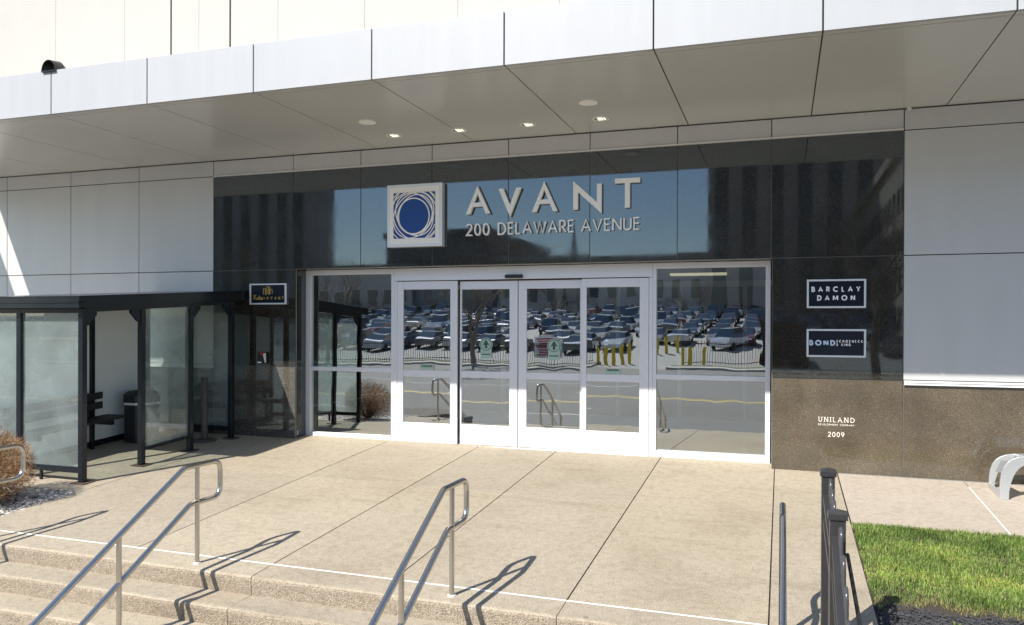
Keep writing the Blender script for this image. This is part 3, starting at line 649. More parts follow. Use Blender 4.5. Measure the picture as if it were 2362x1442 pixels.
# door stickers (parts of the doors)
def sticker(x0, x1, z0, z1, y, par):
    mb = MB(); mb.box(x0, x1, y-0.012, y-0.010, z0, z1, 'sticker')
    mb2 = text('STAND CLEAR', x0+0.03, x1-0.03, z0+0.04, 0.03, 0.007, y-0.014, 0.002, 'stick_dark')
    mb.add(mb2.v, mb2.f, 'stick_dark'); mb.build('sticker', par)
sticker(-5.345, -5.105, 1.238, 1.315, SY-0.01, D1); sticker(-2.41, -2.18, 1.238, 1.300, SY-0.01, D4)
def arrow_sticker(cx, z, y, par):
    mb = MB(); n = 28
    mb.xz([(cx+0.105*math.cos(2*math.pi*i/n), z+0.105*math.sin(2*math.pi*i/n)) for i in range(n)], y-0.011, y-0.009, 'sticker')
    mb.box(cx-0.09, cx+0.09, y-0.0105, y-0.009, z-0.21, z-0.07, 'sticker')
    ribbon(mb, arc(cx, z, 0.088, 0.088, 0, 359.9, 26), 0.009, y-0.0125, 0.001, 'stick_dark')
    mb.xz([(cx-0.02, z-0.06), (cx+0.02, z-0.06), (cx+0.02, z), (cx+0.06, z-0.02), (cx, z+0.075), (cx-0.06, z-0.02), (cx-0.02, z)], y-0.013, y-0.012, 'stick_dark')
    ribbon(mb, [(cx-0.07, z-0.15), (cx+0.07, z-0.15)], 0.016, y-0.0125, 0.001, 'stick_dark'); mb.build('sticker', par)
arrow_sticker(-4.265, 1.64, SY+0.05, D2); arrow_sticker(-3.19, 1.63, SY+0.05, D3)

# ---- soffit fittings
def downlight(x, y, label):
    T = thing('ceiling_light', (x, y, CZ0), label, 'ceiling light', 'recessed lights under the canopy')
    mb = MB(); n = 32; r0, r1 = 0.108, 0.090
    c = lambda r, z: [(x+r*math.cos(2*math.pi*i/n), y+r*math.sin(2*math.pi*i/n), z) for i in range(n)]
    vs = c(r0, CZ0-0.001)+c(r0, CZ0-0.010)+c(r1, CZ0-0.010)+c(r1, CZ0-0.001); mb.add(vs, [(q*n+i, q*n+(i+1) % n, (q+1)*n+(i+1) % n, (q+1)*n+i) for q in range(3) for i in range(n)], 'white')
    mb.build('trim_ring', T)
    mb = MB(); mb.disc((x, y), 0.090, CZ0-0.006, CZ0-0.001, 'steel'); mb.build('reflector', T)
    mb = MB(); mb.box(x-0.040, x+0.026, y-0.06, y+0.06, CZ0-0.009, CZ0-0.0065, 'lamp'); mb.box(x+0.042, x+0.062, y-0.05, y+0.05, CZ0-0.009, CZ0-0.0065, 'lamp')
    mb.build('lamp', T)
for x, lab in ((-5.293, 'recessed round canopy light farthest left in the row, above the square emblem'), (-4.28, 'recessed round canopy light on the soffit joint above the first large letter'),
               (-3.273, 'recessed round canopy light above the middle of the large letters'), (-2.266, 'recessed round canopy light at right end of the row, above the last large letter')):
    downlight(x, -0.70, lab)
for x, lab in ((-5.289, 'flat blank round disc in the canopy soffit nearer the left, over the emblem'), (-2.25, 'flat blank round disc in the canopy soffit nearer the right, over the last letters')):
    mb = MB(); mb.disc((x, -1.484), 0.118, CZ0-0.010, CZ0-0.001, 'white', 40); o = mb.build('ceiling_disc', bevel=0.003); tag(o, lab, 'ceiling disc', 'flat discs under the canopy')
# flood light on the canopy edge
SP = thing('flood_light', (-9.0, -2.85, 5.2), 'small black hooded flood light standing on the canopy edge', 'flood light')
mb = MB(); n = 14; vs = []
for i in range(n+1):
    a = math.pi*i/n
    for (yy, rr, zz) in ((-0.20, 0.165, 0.0), (0.0, 0.15, 0.05), (0.12, 0.10, 0.03), (0.16, 0.02, 0.0)):
        vs.append((-9.0+rr*math.cos(a), -2.90+yy, 5.20+zz+rr*1.15*math.sin(a)))
mb.add(vs, [(i*4+j, i*4+j+1, i*4+j+5, i*4+j+4) for i in range(n) for j in range(3)], 'black', True)
mb.box(-9.17, -8.83, -3.10, -2.78, 5.185, 5.205, 'black'); mb.build('hood', SP)
mb = MB(); mb.tube([(-9.0, -2.85, 5.13), (-9.0, -2.85, 5.2)], 0.03, 'black'); mb.build('stem', SP)
for o in [SP]+list(SP.children): pass
SP.scale = (0.68, 0.8, 0.74)
SP.location = (-9.03, -2.95, 5.215)
mb = MB(); mb.tube([(1.49, -0.06, CZ0), (1.49, -0.06, CZ0-0.02), (1.49, -0.06, CZ0-0.05)], [0.03, 0.03, 0.015], 'panel', 16); o = mb.build('security_camera'); tag(o, 'tiny pale dome fitting under the canopy beside the right metal wall', 'security camera')
# key pad
KP = thing('key_pad', (-8.0, 0, 1.39), 'small black access panel with red light on the left granite pier', 'access panel')
mb = MB(); mb.box(-8.095, -7.915, -0.05, -0.003, 1.29, 1.485, 'black'); mb.build('case', KP, bevel=0.01)
mb = MB(); mb.box(-8.035, -7.965, -0.056, -0.051, 1.445, 1.475, 'red'); mb.build('indicator', KP)
mb = MB(); mb.xz([(-7.985, 1.46), (-7.925, 1.47), (-7.922, 1.31), (-7.94, 1.31)], -0.056, -0.051, 'silver'); mb.box(-8.08, -8.01, -0.056, -0.051, 1.305, 1.325, 'white'); mb.build('reader_face', KP)

# ------------------------------------------------------------------ shelter
SHR = 0.06317
def shz(y, h): return gz(-8.4, y)+h
SH = thing('bus_shelter', (-9.2, -1.7, 0), 'black framed glass waiting shelter with flat roof left of the doors', 'shelter')
XF, XB, Y0, Y1 = -8.42, -10.12, -3.165, -0.28
ysh = [Y0, -2.18, -1.225, Y1]
def post(x, y, foot=True, w=0.075, hb=0.0, name='post'):
    mb = MB(); g0 = gz(x, y); mb.box(x-w/2, x+w/2, y-w/2, y+w/2, g0+hb+0.012, g0+2.22, 'shelter'); P = mb.build(name, SH, bevel=0.004)
    if foot:
        mb = MB(); slab(mb, x-0.11, x+0.11, y-0.09, y+0.09, 'rust', top=0.012, th=0.014); mb.build('base_plate', P)
    return P
for y in ysh: post(XF, y)
for y in (Y0, -1.42, Y1): post(XB, y, foot=(y != -1.42), hb=0.0)
post((XF+XB)/2-0.2, Y0, foot=False, hb=0.16, name='mullion'); 
mb = MB(); mb.box(-9.125, -9.095, Y0-0.015, Y0+0.015, gz(-9.1, Y0), gz(-9.1, Y0)+0.16, 'shelter'); mb.build('foot', SH)
post((XF+XB)/2, Y1, foot=False, hb=0.12, name='mullion')
# roof with fascia beams following the slope of the paving
def sbox(mb, x0, x1, y0, y1, h0, h1, m):
    b = [(x0, y0), (x1, y0), (x1, y1), (x0, y1)]
    mb.hexa([(x, y, shz(y, h0)) for x, y in b]+[(x, y, shz(y, h1)) for x, y in b], m)
mb = MB(); sbox(mb, XB-0.14, XF+0.11, Y0-0.16, -0.02, 2.365, 2.385, 'shelter'); ROOF = mb.build('roof', SH)
mb = MB()
for (a, b, c, d) in ((XB-0.14, XF+0.11, Y0-0.16, Y0-0.10), (XB-0.14, XF+0.11, -0.08, -0.02)): sbox(mb, a, b, c, d, 2.235, 2.363, 'shelter'); sbox(mb, a, b, c-0.012, d+0.004, 2.30, 2.312, 'shelter')
for (a, b) in ((XB-0.14, XB-0.08), (XF+0.05, XF+0.11)): sbox(mb, a, b, Y0-0.10, -0.08, 2.235, 2.363, 'shelter')
mb.build('roof_fascia', ROOF)
mb = MB(); w = 0.035
for x in (XF, XB): sbox(mb, x-w, x+w, Y0, Y1, 2.17, 2.236, 'shelter')
for y in (Y0, Y1): sbox(mb, XB, XF, y-w, y+w, 2.165, 2.233, 'shelter')
mb.build('top_rail', SH)
def gusset(y, s):
    mb = MB(); x = XF; a = 0.17
    pts = [(y+s*0.035, 2.175), (y+s*(0.035+a), 2.175), (y+s*(0.035+a), 2.13), (y+s*0.08, 2.175-a), (y+s*0.035, 2.175-a-0.01)]
    pts = [(yy, shz(yy, h)) for yy, h in pts]
    n = len(pts); vs = [(x-0.02, p[0], p[1]) for p in pts]+[(x+0.02, p[0], p[1]) for p in pts]
    mb.add(vs, [tuple(range(n)), tuple(range(n, 2*n))]+[(i, (i+1) % n, n+(i+1) % n, n+i) for i in range(n)], 'shelter'); mb.build('gusset', SH)
gusset(ysh[0], 1); gusset(ysh[1], -1); gusset(ysh[2], 1); gusset(ysh[3], -1)
def gpane(p0, p1, h0, h1, m='sh_glass', nm='glass_panel', th=0.0):
    mb = MB(); (xa, ya), (xb, yb) = p0, p1
    mb.add([(xa, ya, shz(ya, h0)), (xb, yb, shz(yb, h0)), (xb, yb, shz(yb, h1)), (xa, ya, shz(ya, h1))], [(0, 1, 2, 3)], m)
    return mb.build(nm, SH)
def rail(p0, p1, h0, h1):
    mb = MB(); (xa, ya), (xb, yb) = p0, p1; e = 0.022
    if abs(xa-xb) < 0.01: sbox(mb, xa-e, xa+e, min(ya, yb), max(ya, yb), h0, h1, 'shelter')
    else: sbox(mb, min(xa, xb), max(xa, xb), ya-e, ya+e, h0, h1, 'shelter')
    mb.build('bottom_rail', SH)
mx = (XF+XB)/2-0.2
gpane((XB, Y0), (mx-0.037, Y0), 0.20, 2.17); gpane((mx+0.037, Y0), (XF-0.037, Y0), 0.20, 2.17); rail((XB, Y0), (XF, Y0), 0.125, 0.20)
gpane((XF, ysh[1]+0.037), (XF, ysh[2]-0.037), 0.245, 2.17); rail((XF, ysh[1]+0.037), (XF, ysh[2]-0.037), 0.20, 0.247)
m2 = (XF+XB)/2
gpane((XB, Y1), (m2-0.037, Y1), 0.20, 2.17); gpane((m2+0.037, Y1), (XF-0.037, Y1), 0.20, 2.17); rail((XB, Y1), (XF, Y1), 0.125, 0.20)
gpane((XB, Y0), (XB, -1.46), 0.10, 2.17, 'frost', 'back_panel'); gpane((XB, -1.38), (XB, Y1), 0.10, 2.17, 'frost', 'back_panel'); rail((XB, Y0), (XB, Y1), 0.01, 0.10)
# bench inside
BE = thing('waiting_bench', (-9.8, -2.1, 0), 'black slatted bench along the back of the glass shelter', 'bench')
def ybox(mb, x0, x1, y0, y1, h0, h1, m):
    sbox(mb, x0, x1, y0, y1, h0, h1, m)
for i, h in enumerate((0.61, 0.76)):
    mb = MB(); sbox(mb, -9.99, -9.95, -3.0, -1.36, h, h+0.105, 'slat'); mb.build('back_slat', BE, bevel=0.006)
for i, x in enumerate((-9.93, -9.80, -9.67)):
    mb = MB(); sbox(mb, x, x+0.115, -3.0, -1.30, 0.47, 0.51, 'slat'); mb.build('seat_slat', BE, bevel=0.006)
for y in (-2.8, -1.55):
    mb = MB(); sbox(mb, -9.96, -9.56, y-0.025, y+0.025, 0.40, 0.468, 'shelter'); sbox(mb, -10.05, -9.992, y-0.03, y+0.03, 0.38, 0.86, 'shelter'); sbox(mb, -9.99, -9.94, y-0.02, y+0.02, 0.012, 0.40, 'shelter'); mb.build('bracket', BE)
# bin
TB = thing('litter_bin', (-9.75, -0.78, gz(-9.75, -0.78)), 'dark eight-sided litter bin with white bag rim inside the shelter', 'litter bin')
bz = gz(-9.75, -0.78); octo = lambda r: [(r*math.cos(R(22.5+45*i)), r*math.sin(R(22.5+45*i))) for i in range(8)]
mb = MB(); mb.prism(octo(0.275), bz, bz+0.60, 'bin', -9.75, -0.78); mb.build('body', TB, bevel=0.008)
mb = MB(); mb.prism(octo(0.282), bz+0.585, bz+0.625, 'bag', -9.75, -0.78)
mb.build('bag_rim', TB)
mb = MB(); vs = []
for r, z in ((0.288, 0.622), (0.288, 0.735), (0.21, 0.80), (0.14, 0.80), (0.13, 0.76)): vs += [(-9.75+x, -0.78+y, bz+z) for x, y in octo(r)]
mb.add(vs, [(q*8+i, q*8+(i+1) % 8, q*8+8+(i+1) % 8, q*8+8+i) for q in range(4) for i in range(8)], 'bin'); mb.build('lid', TB)
# bollard
BO = thing('bollard', (-8.70, -0.57, gz(-8.7, -0.57)), 'dark pipe bollard with round base beside the shelter end', 'bollard')
bz = gz(-8.7, -0.57)
mb = MB(); mb.tube([(-8.7, -0.57, bz), (-8.7, -0.57, bz+1.0), (-8.7, -0.57, bz+1.015)], [0.052, 0.052, 0.04], 'bollard', 20); mb.build('pipe', BO)
mb = MB(); mb.tube([(-8.7, -0.57, bz), (-8.7, -0.57, bz+0.025), (-8.7, -0.57, bz+0.05)], [0.19, 0.19, 0.08], 'bollard', 28); mb.build('base', BO)

# ------------------------------------------------------------------ handrails
def handrail(x, label):
    b = gz(x, -5.08); T = thing('handrail', (x, -5.08, b), label, 'handrail', 'stainless handrails on the steps')
    zu, zl, s = b+0.885, b+0.548, 0.572
    yb = -6.9
    path = [(x, yb, zu-s*(-5.25-yb)), (x, -5.25, zu), (x, -4.768, zu), (x, -4.768, zl), (x, -5.17, zl), (x, yb, zl-s*(-5.17-yb))]
    mb = MB(); mb.tube(fillet(path, 0.11, 8), 0.0235, 'steel', 16); mb.build('rail', T)
    for y, zt in ((-5.08, zu), (-5.98, zu-s*(5.98-5.25)), (-6.75, zu-s*(6.75-5.25))):
        k = 0 if y > -5.2 else (3 if y > -6.1 else 4); k = {0: 0, 3: 3, 4: 4}[k]
        zb = gz(x, y) if k == 0 else (sz(x, k) if k < 4 else -0.89)
        mb = MB(); mb.tube([(x, y, zb-0.02), (x, y, zt)], 0.0205, 'steel', 16); P = mb.build('post', T)
        mb = MB(); mb.tube([(x, y, zb-0.01), (x, y, zb+0.004)], 0.034, 'caulk', 20); mb.build('grout_ring', P)
handrail(-7.497, 'stainless looped handrail at left frame edge in front of the brown bush')
handrail(-5.015, 'stainless looped handrail crossing the lower left steps, between the bush and the middle handrail')
handrail(-2.511, 'stainless looped handrail in the bottom middle of the steps, before the sliding doors')
handrail(0.012, 'stainless handrail seen end-on beside the dark fence posts')

# ------------------------------------------------------------------ dark fence by the steps
FX = 0.305
FN = thing('iron_fence', (FX, -5.6, -0.25), 'dark grey iron fence with square capped posts and hooped pickets right of the steps', 'fence')
def fpost(y, zt, zb):
    mb = MB(); w = 0.042; mb.box(FX-w, FX+w, y-w, y+w, zb, zt-0.045, 'fence'); P = mb.build('post', FN, bevel=0.003)
    mb = MB(); c = 0.052; mb.box(FX-c, FX+c, y-c, y+c, zt-0.048, zt-0.012, 'fence')
    vs = [(FX-c, y-c, zt-0.012), (FX+c, y-c, zt-0.012), (FX+c, y+c, zt-0.012), (FX-c, y+c, zt-0.012), (FX, y, zt+0.008)]
    mb.add(vs, [(0, 1, 4), (1, 2, 4), (2, 3, 4), (3, 0, 4)], 'fence'); mb.build('cap', P, bevel=0.002)
fpost(-5.15, 0.955, -0.30); fpost(-6.13, 0.885, -0.9); fpost(-7.6, 0.05, -0.9)
def fpanel(ya, yb, za, s, zb0):
    L = ya-yb
    zt = lambda y: za-s*(ya-y)
    for off in (-0.06, -0.22, -0.95):
        mb = MB(); mb.hexa([(FX-0.034, yb, zt(yb)+off-0.018), (FX+0.006, yb, zt(yb)+off-0.018), (FX+0.006, ya, zt(ya)+off-0.018), (FX-0.034, ya, zt(ya)+off-0.018),
                 (FX-0.034, yb, zt(yb)+off+0.018), (FX+0.006, yb, zt(yb)+off+0.018), (FX+0.006, ya, zt(ya)+off+0.018), (FX-0.034, ya, zt(ya)+off+0.018)], 'fence'); mb.build('rail', FN)
    mb = MB(); y = ya-0.07
    while y-0.10 > yb:
        z = zt(y-0.05); FX_ = FX+0.008; pth = [(FX_, y, z-1.02), (FX_, y, z+0.04)]+[(FX_, y-0.05+0.05*math.cos(R(a)), z+0.05+0.05*math.sin(R(a))) for a in range(15, 180, 15)]+[(FX_, y-0.10, z+0.04), (FX_, y-0.10, z-1.02)]
        mb.tube(pth, 0.0105, 'fence_tube', 10); y -= 0.185
    mb.build('hoops', FN)
fpanel(-5.19, -6.09, 0.83, 0.18, -0.3); fpanel(-6.17, -7.56, 0.79, 0.58, -0.9)
mb = MB(); mb.tube([(0.372, -5.95, 0.59), (0.375, -6.80, 0.43), (0.375, -7.5, 0.10)], 0.011, 'black', 8); mb.build('brace_bar', FN)

# ------------------------------------------------------------------ loop bench
LB = thing('loop_bench', (3.2, -0.5, 0), 'satin aluminium bench of bent bands by the granite plinth at right edge', 'bench')
bz0 = gz(2.4, -0.78)
outer = [(2.324, 0.0), (2.322, 0.10), (2.324, 0.20), (2.335, 0.285), (2.357, 0.36), (2.392, 0.418), (2.437, 0.458), (2.50, 0.487), (2.58, 0.503), (2.70, 0.51), (4.1, 0.51)]
inner = [(2.417, 0.0), (2.420, 0.10), (2.440, 0.20), (2.460, 0.265), (2.485, 0.318), (2.515, 0.358), (2.55, 0.386), (2.59, 0.404), (2.64, 0.414), (2.72, 0.418), (4.1, 0.418)]
def right_half(p): return [(2*3.4-x, z) for x, z in reversed(p)]
def band(y0, y1, sc_, m, nm):
    o = [(2.33+(x-2.324)*1.0, z*sc_) for x, z in outer if x < 3.4]; i_ = [(x+ (0.0 if sc_ == 1 else -0.035), z*sc_) for x, z in inner if x < 3.4]
    o = o+right_half(o); i_ = i_+right_half(i_); n = len(o); mb = MB()
    vs = [(x, y0, bz0+z) for x, z in o]+[(x, y0, bz0+z) for x, z in i_]+[(x, y1, bz0+z) for x, z in o]+[(x, y1, bz0+z) for x, z in i_]
    fs = []
    for k in range(n-1): fs += [(k, k+1, n+k+1, n+k), (2*n+k+1, 2*n+k, 3*n+k, 3*n+k+1), (k+1, k, 2*n+k, 2*n+k+1), (n+k, n+k+1, 3*n+k+1, 3*n+k)]
    fs += [(0, n, 3*n, 2*n), (n-1, 3*n-1, 4*n-1, 2*n-1)]; mb.add(vs, fs, m, False); return mb.build(nm, LB, bevel=0.004)
band(-0.79, -0.755, 1.0, 'bench_steel', 'front_band'); band(-0.30, -0.265, 0.9, 'bench_steel', 'rear_band')
mb = MB()
for k in range(8, len(outer)-1):
    (xa, za), (xb, zb) = outer[k], outer[k+1]; xb = min(xb, 4.2)
    mb.hexa([(xa, -0.755, bz0+za-0.03), (xb, -0.755, bz0+zb-0.03), (xb, -0.30, bz0+zb*0.9-0.03), (xa, -0.30, bz0+za*0.9-0.03), (xa, -0.755, bz0+za), (xb, -0.755, bz0+zb), (xb, -0.30, bz0+zb*0.9), (xa, -0.30, bz0+za*0.9)], 'bench_steel')
mb.build('seat', LB)
mb = MB(); mb.hexa([(2.326, -0.756, bz0+0.0), (2.345, -0.756, bz0), (2.345, -0.299, bz0+0.02), (2.326, -0.299, bz0+0.02), (2.326, -0.756, bz0+0.085), (2.345, -0.756, bz0+0.085), (2.345, -0.299, bz0+0.10), (2.326, -0.299, bz0+0.10)], 'bench_steel')
mb.hexa([(2.34, -0.756, bz0+0.30), (2.36, -0.756, bz0+0.30), (2.36, -0.52, bz0+0.27), (2.34, -0.52, bz0+0.27), (2.42, -0.756, bz0+0.44), (2.44, -0.756, bz0+0.44), (2.42, -0.52, bz0+0.40), (2.40, -0.52, bz0+0.40)], 'bench_steel'); mb.build('end_plate', LB)

# ------------------------------------------------------------------ bush, stones, grass, mulch
def stuff(mb, name): return tag(mb.build(name), kind='stuff')
BU = thing('shrub', (-8.78, -4.2, gz(-8.8, -4.2)), 'rounded brown dormant shrub at the left frame edge in the stone bed', 'shrub')
mb = MB(); c = Vector((-8.80, -4.22, 0.24))
for i in range(16000):
    d = Vector((rnd.gauss(0, 1), rnd.gauss(0, 1), rnd.gauss(0, 1))).normalized()
    rr = (rnd.random()**0.42)*(1 if rnd.random() < .8 else 1.08); q = 1+0.07*math.sin(5*d.x+3)+0.06*math.sin(7*d.y+4*d.z)
    p = c+Vector((d.x*0.53, d.y*0.53, d.z*0.45))*rr*q
    if p.z < gz(p.x, p.y): continue
    t = (d*0.6+Vector((rnd.gauss(0, .5), rnd.gauss(0, .5), rnd.gauss(0.35, .5)))).normalized()*rnd.uniform(0.03, 0.08); s = t.orthogonal().normalized()*rnd.uniform(0.0018, 0.0045)
    mb.add([p-s, p+s, p+t+s*0.3, p+t-s*0.3], [(0, 1, 2, 3)], 'twig')
mb.build('twigs', BU)
mb = MB()
for i in range(26):
    a = rnd.uniform(0, 6.28); e = Vector((math.cos(a)*rnd.uniform(.1, .4), math.sin(a)*rnd.uniform(.1, .4), rnd.uniform(0.2, 0.5)))
    b0 = Vector((-8.8, -4.22, gz(-8.8, -4.2)-0.02)); mb.tube([b0+e*0.05, b0+e*0.6+Vector((0, 0, .05)), b0+e*1.1], [0.012, 0.008, 0.003], 'bark', 5)
mb.build('stems', BU)
ICO = None
bm = bmesh.new(); bmesh.ops.create_icosphere(bm, subdivisions=1, radius=1); ICO = ([v.co.copy() for v in bm.verts], [[v.index for v in f.verts] for f in bm.faces]); bm.free()
mb = MB()
for i in range(5200):
    x = -8.10-rnd.random()**1.1*1.9; y = rnd.uniform(-5.6, -3.50)
    s = rnd.uniform(0.012, 0.030); sx, sy, s3 = s*rnd.uniform(.9, 1.7), s*rnd.uniform(.8, 1.2), s*rnd.uniform(.5, .8); a = rnd.uniform(0, 6.28); ca, sa = math.cos(a), math.sin(a)
    if x > -8.13 and rnd.random() < .6: continue
    z = gz(x, y)-0.028+rnd.uniform(0.2, 1.1)*s3; vs = []
    for v in ICO[0]:
        u, t = v.x*sx, v.y*sy; vs.append((x+u*ca-t*sa, y+u*sa+t*ca, z+v.z*s3))
    mb.add(vs, ICO[1], 'pebbles', True)
stuff(mb, 'river_stones')
def tuft(mb, x, y, z, h, wd, m):
    a = rnd.uniform(0, 6.28); lean = rnd.uniform(0.1, 0.9)*h; dx, dy = math.cos(a), math.sin(a); px, py = -dy*wd, dx*wd
    m1 = (x+dx*lean*0.3, y+dy*lean*0.3, z+h*0.6); tp = (x+dx*lean, y+dy*lean, z+h*rnd.uniform(.8, 1))
    mb.add([(x-px, y-py, z), (x+px, y+py, z), (m1[0]+px*.8, m1[1]+py*.8, m1[2]), (m1[0]-px*.8, m1[1]-py*.8, m1[2]), tp], [(0, 1, 2, 3), (3, 2, 4)], m)
mb = MB(); dry = MB()
for i in range(72000):
    x = 0.68+rnd.random()*3.6; y = -4.25+rnd.random()*2.13
    e = 0.07*math.sin(x*7)+0.06*math.sin(x*17+1)+rnd.uniform(-0.07, 0.07)
    if math.sin(x*8.3+1.7*math.sin(y*5))*math.sin(y*9.1+2) > 0.93 and rnd.random() < .6: continue
    dd = (y+4.20-e*0.8)
    if dd < 0 or x < 0.682+0.012*math.sin(y*15)+rnd.random()*0.02: continue
    h = rnd.uniform(0.026, 0.066)*(0.85+0.4*math.sin(x*5.1+2*math.sin(y*4))*math.sin(y*6.3+1))*(0.55+0.45*min(1, dd/0.4))*(1.25 if y > -2.3 else 1)
    if y > -2.125: y -= 0.02
    (tuft(dry, x, y, gz(x, y)-0.03, h, 0.0022, 'drygrass') if (dd < 0.28 and rnd.random() > dd/0.28) or rnd.random() < 0.13 else tuft(mb, x, y, gz(x, y)-0.03, h, 0.0026, 'grass'))
stuff(mb, 'lawn_grass'); stuff(dry, 'dry_grass_edge')
mb = MB()
for i in range(11000):
    x = 0.69+rnd.random()*2.3; y = -5.7+rnd.random()*1.6
    if y > -4.25+0.05*math.sin(x*9)+rnd.uniform(-.02, .05): continue
    z = gz(x, y)-0.026; l = rnd.uniform(0.008, 0.034); wd = rnd.uniform(0.003, 0.009); a = rnd.uniform(0, 6.28); t = Vector((math.cos(a), math.sin(a), rnd.uniform(-.15, .3)))*l/2; s = Vector((-math.sin(a), math.cos(a), rnd.uniform(-.4, .4)))*wd/2; p = Vector((x, y, z+rnd.uniform(0, .018))); u = Vector((0, 0, 0.004))
    mb.hexa([p-t-s, p+t-s, p+t+s, p-t+s, p-t-s+u, p+t-s+u, p+t+s+u, p-t+s+u], 'chip')
stuff(mb, 'mulch_chips')
for (x, y) in ((0.72, -4.3), (1.22, -4.48)):
    mb = MB()
    for i in range(9): tuft(mb, x+rnd.uniform(-.02, .02), y+rnd.uniform(-.015, .015), gz(x, y)-0.02, 0.035, 0.006, 'grass')
    tag(mb.build('weed'), 'tiny green weed sprouting in the black mulch '+('beside the kerb edge' if x < 1 else 'away from the kerb'), 'weed', 'weeds in the mulch')

# ------------------------------------------------------------------ across the street (what the polished surfaces mirror)
PAINT = [('silver', (0.45, 0.46, 0.48)), ('white', (0.75, 0.75, 0.75)), ('black', (0.012, 0.012, 0.014)), ('blue', (0.035, 0.075, 0.16)), ('grey', (0.12, 0.125, 0.13)), ('red', (0.16, 0.03, 0.03)), ('beige', (0.34, 0.33, 0.30))]
def car_mesh(cn, col, van):
    pm = mat('car_paint_'+cn, col, 0.22, 0.3 if cn in ('silver', 'grey', 'blue', 'beige') else 0.0, coat=1.0)
    H = 1.75 if van else 1.45; body = [(-2.25, 0.35), (-2.28, 0.75), (-1.95, 0.95 if not van else 1.05), (-0.95, 1.02), (1.75, 1.04), (2.22, 0.95), (2.25, 0.35)]
    top = [(-1.0, 1.0), (-0.25, H), (1.3 if van else 0.95, H), (2.05 if van else 1.75, 1.0)]
    mb = MB()
    def loft(pr, w0, w1, m):
        n = len(pr); vs = []
        zmin, zmax = min(p[1] for p in pr), max(p[1] for p in pr)
        for sgn in (-1, 1):
            for yy, z in pr: k = (z-zmin)/(zmax-zmin+1e-6); vs.append((sgn*(w0+(w1-w0)*k), yy, z))
        mb.add(vs, [tuple(range(n)), tuple(reversed(range(n, 2*n)))]+[(i, n+i, n+(i+1) % n, (i+1) % n) for i in range(n)], m)
    loft(body, 0.90, 0.86, pm); loft(top, 0.80, 0.64, 'car_glass'); loft([(top[1][0]+0.04, H-0.06), (top[1][0]+0.1, H+0.012), (top[2][0]-0.1, H+0.012), (top[2][0]-0.02, H-0.06)], 0.66, 0.60, pm)
    for y in (-1.4, 1.4):
        for x in (-0.82, 0.82): mb.tube([(x-0.1, y, 0.33), (x+0.1, y, 0.33)], 0.33, 'tyre', 12)
    mb.box(-0.7, -0.4, -2.29, -2.24, 0.62, 0.76, 'white'); mb.box(0.4, 0.7, -2.29, -2.24, 0.62, 0.76, 'white')
    o = mb.build('parked_car', bevel=0.09); tag(o, cn+(' van' if van else ' car')+' parked in the lot across the street', 'car', 'cars parked in the lot across the street')
    return o
protos = [car_mesh(c, p, i in (1, 2)) for i, (c, p) in enumerate(PAINT)]
used = set(); row = 0
for y in (-56, -62, -70, -76, -84, -90, -98, -104):
    for i in range(-24, 9):
        x = i*2.75+rnd.uniform(-.25, .25)
        if x < 0.86*(y-11) or x > -0.10*(y-11)+2 or (-13.5 < x < 6 and y > -62) or rnd.random() < 0.12: continue
        q = rnd.choice([0, 0, 0, 1, 1, 2, 2, 3, 4, 4, 5, 6, 6])
        o = protos[q] if q not in used else protos[q].copy()
        if q in used: COL.objects.link(o)
        used.add(q); fl = rnd.choice([0, math.pi]); o.location = (x, y, lz(y)); o.rotation_euler = (-0.07 if fl == 0 else 0.07, 0, fl+rnd.uniform(-.03, .03))
for x, y in ((-4.0, -58), (2.5, -60)):
    o = protos[1].copy(); COL.objects.link(o); o.location = (x, y, lz(y)); o.rotation_euler = (0.07, 0, math.pi+0.3)
def street_fence(x0, x1, y, label):
    mb = MB(); x = x0
    for z in (-0.75, 0.55): mb.box(x0, x1, y-0.02, y+0.02, z, z+0.05, 'fence')
    while x < x1: mb.box(x-0.013, x+0.013, y-0.013, y+0.013, -0.9, 0.75, 'fence'); x += 0.17
    tag(mb.build('street_fence'), label, 'fence')
street_fence(-60, -13, -43.2, 'black iron picket fence along the parking lot across the street'); street_fence(-6.6, 0.5, -45.5, 'black iron gate standing across the street')
first = None
for i, (x, y) in enumerate([(-12.6, -43.4), (-12.1, -43.8), (-11.7, -44.5), (-11.2, -45.0), (-10.9, -46.2), (-6.4, -44.6), (-5.9, -44.6), (-4.9, -44.6), (-9.4, -53), (-8.6, -53.5), (-7.9, -54)]):
    if first is None:
        mb = MB(); mb.tube([(0, 0, 0), (0, 0, 1.35), (0, 0, 1.42)], [0.13, 0.13, 0.07], 'yellow', 14); first = mb.build('street_bollard'); o = first
        tag(o, 'yellow bollard at the parking lot across the street', 'bollard', 'yellow bollards across the street')
    else: o = first.copy(); COL.objects.link(o)
    o.location = (x, y, lz(y))
mb = MB(); mb.box(-16.7, -14.6, -43.36, -43.30, -0.3, 1.2, 'white')
for k in range(7): mb.box(-16.5+0.1*(k % 3), -14.8-0.15*(k % 2), -43.29, -43.285, 0.98-0.18*k, 1.08-0.18*k, 'red')
tag(mb.build('fence_banner'), 'white banner with red lines hung on the fence across the street', 'banner')
mb = MB(); mb.box(-1.2, 1.6, -52, -48, -0.6, 0.9, 'red'); mb.box(-1.2, 1.6, -47.9, -46.5, -0.5, 2.2, 'black')
for y in (-51, -47.2):
    for x in (-1.2, 1.6): mb.tube([(x-.15, y, -0.55), (x+.15, y, -0.55)], 0.48, 'tyre', 14)
tag(mb.build('parked_truck'), 'red and black truck parked across the street', 'truck')
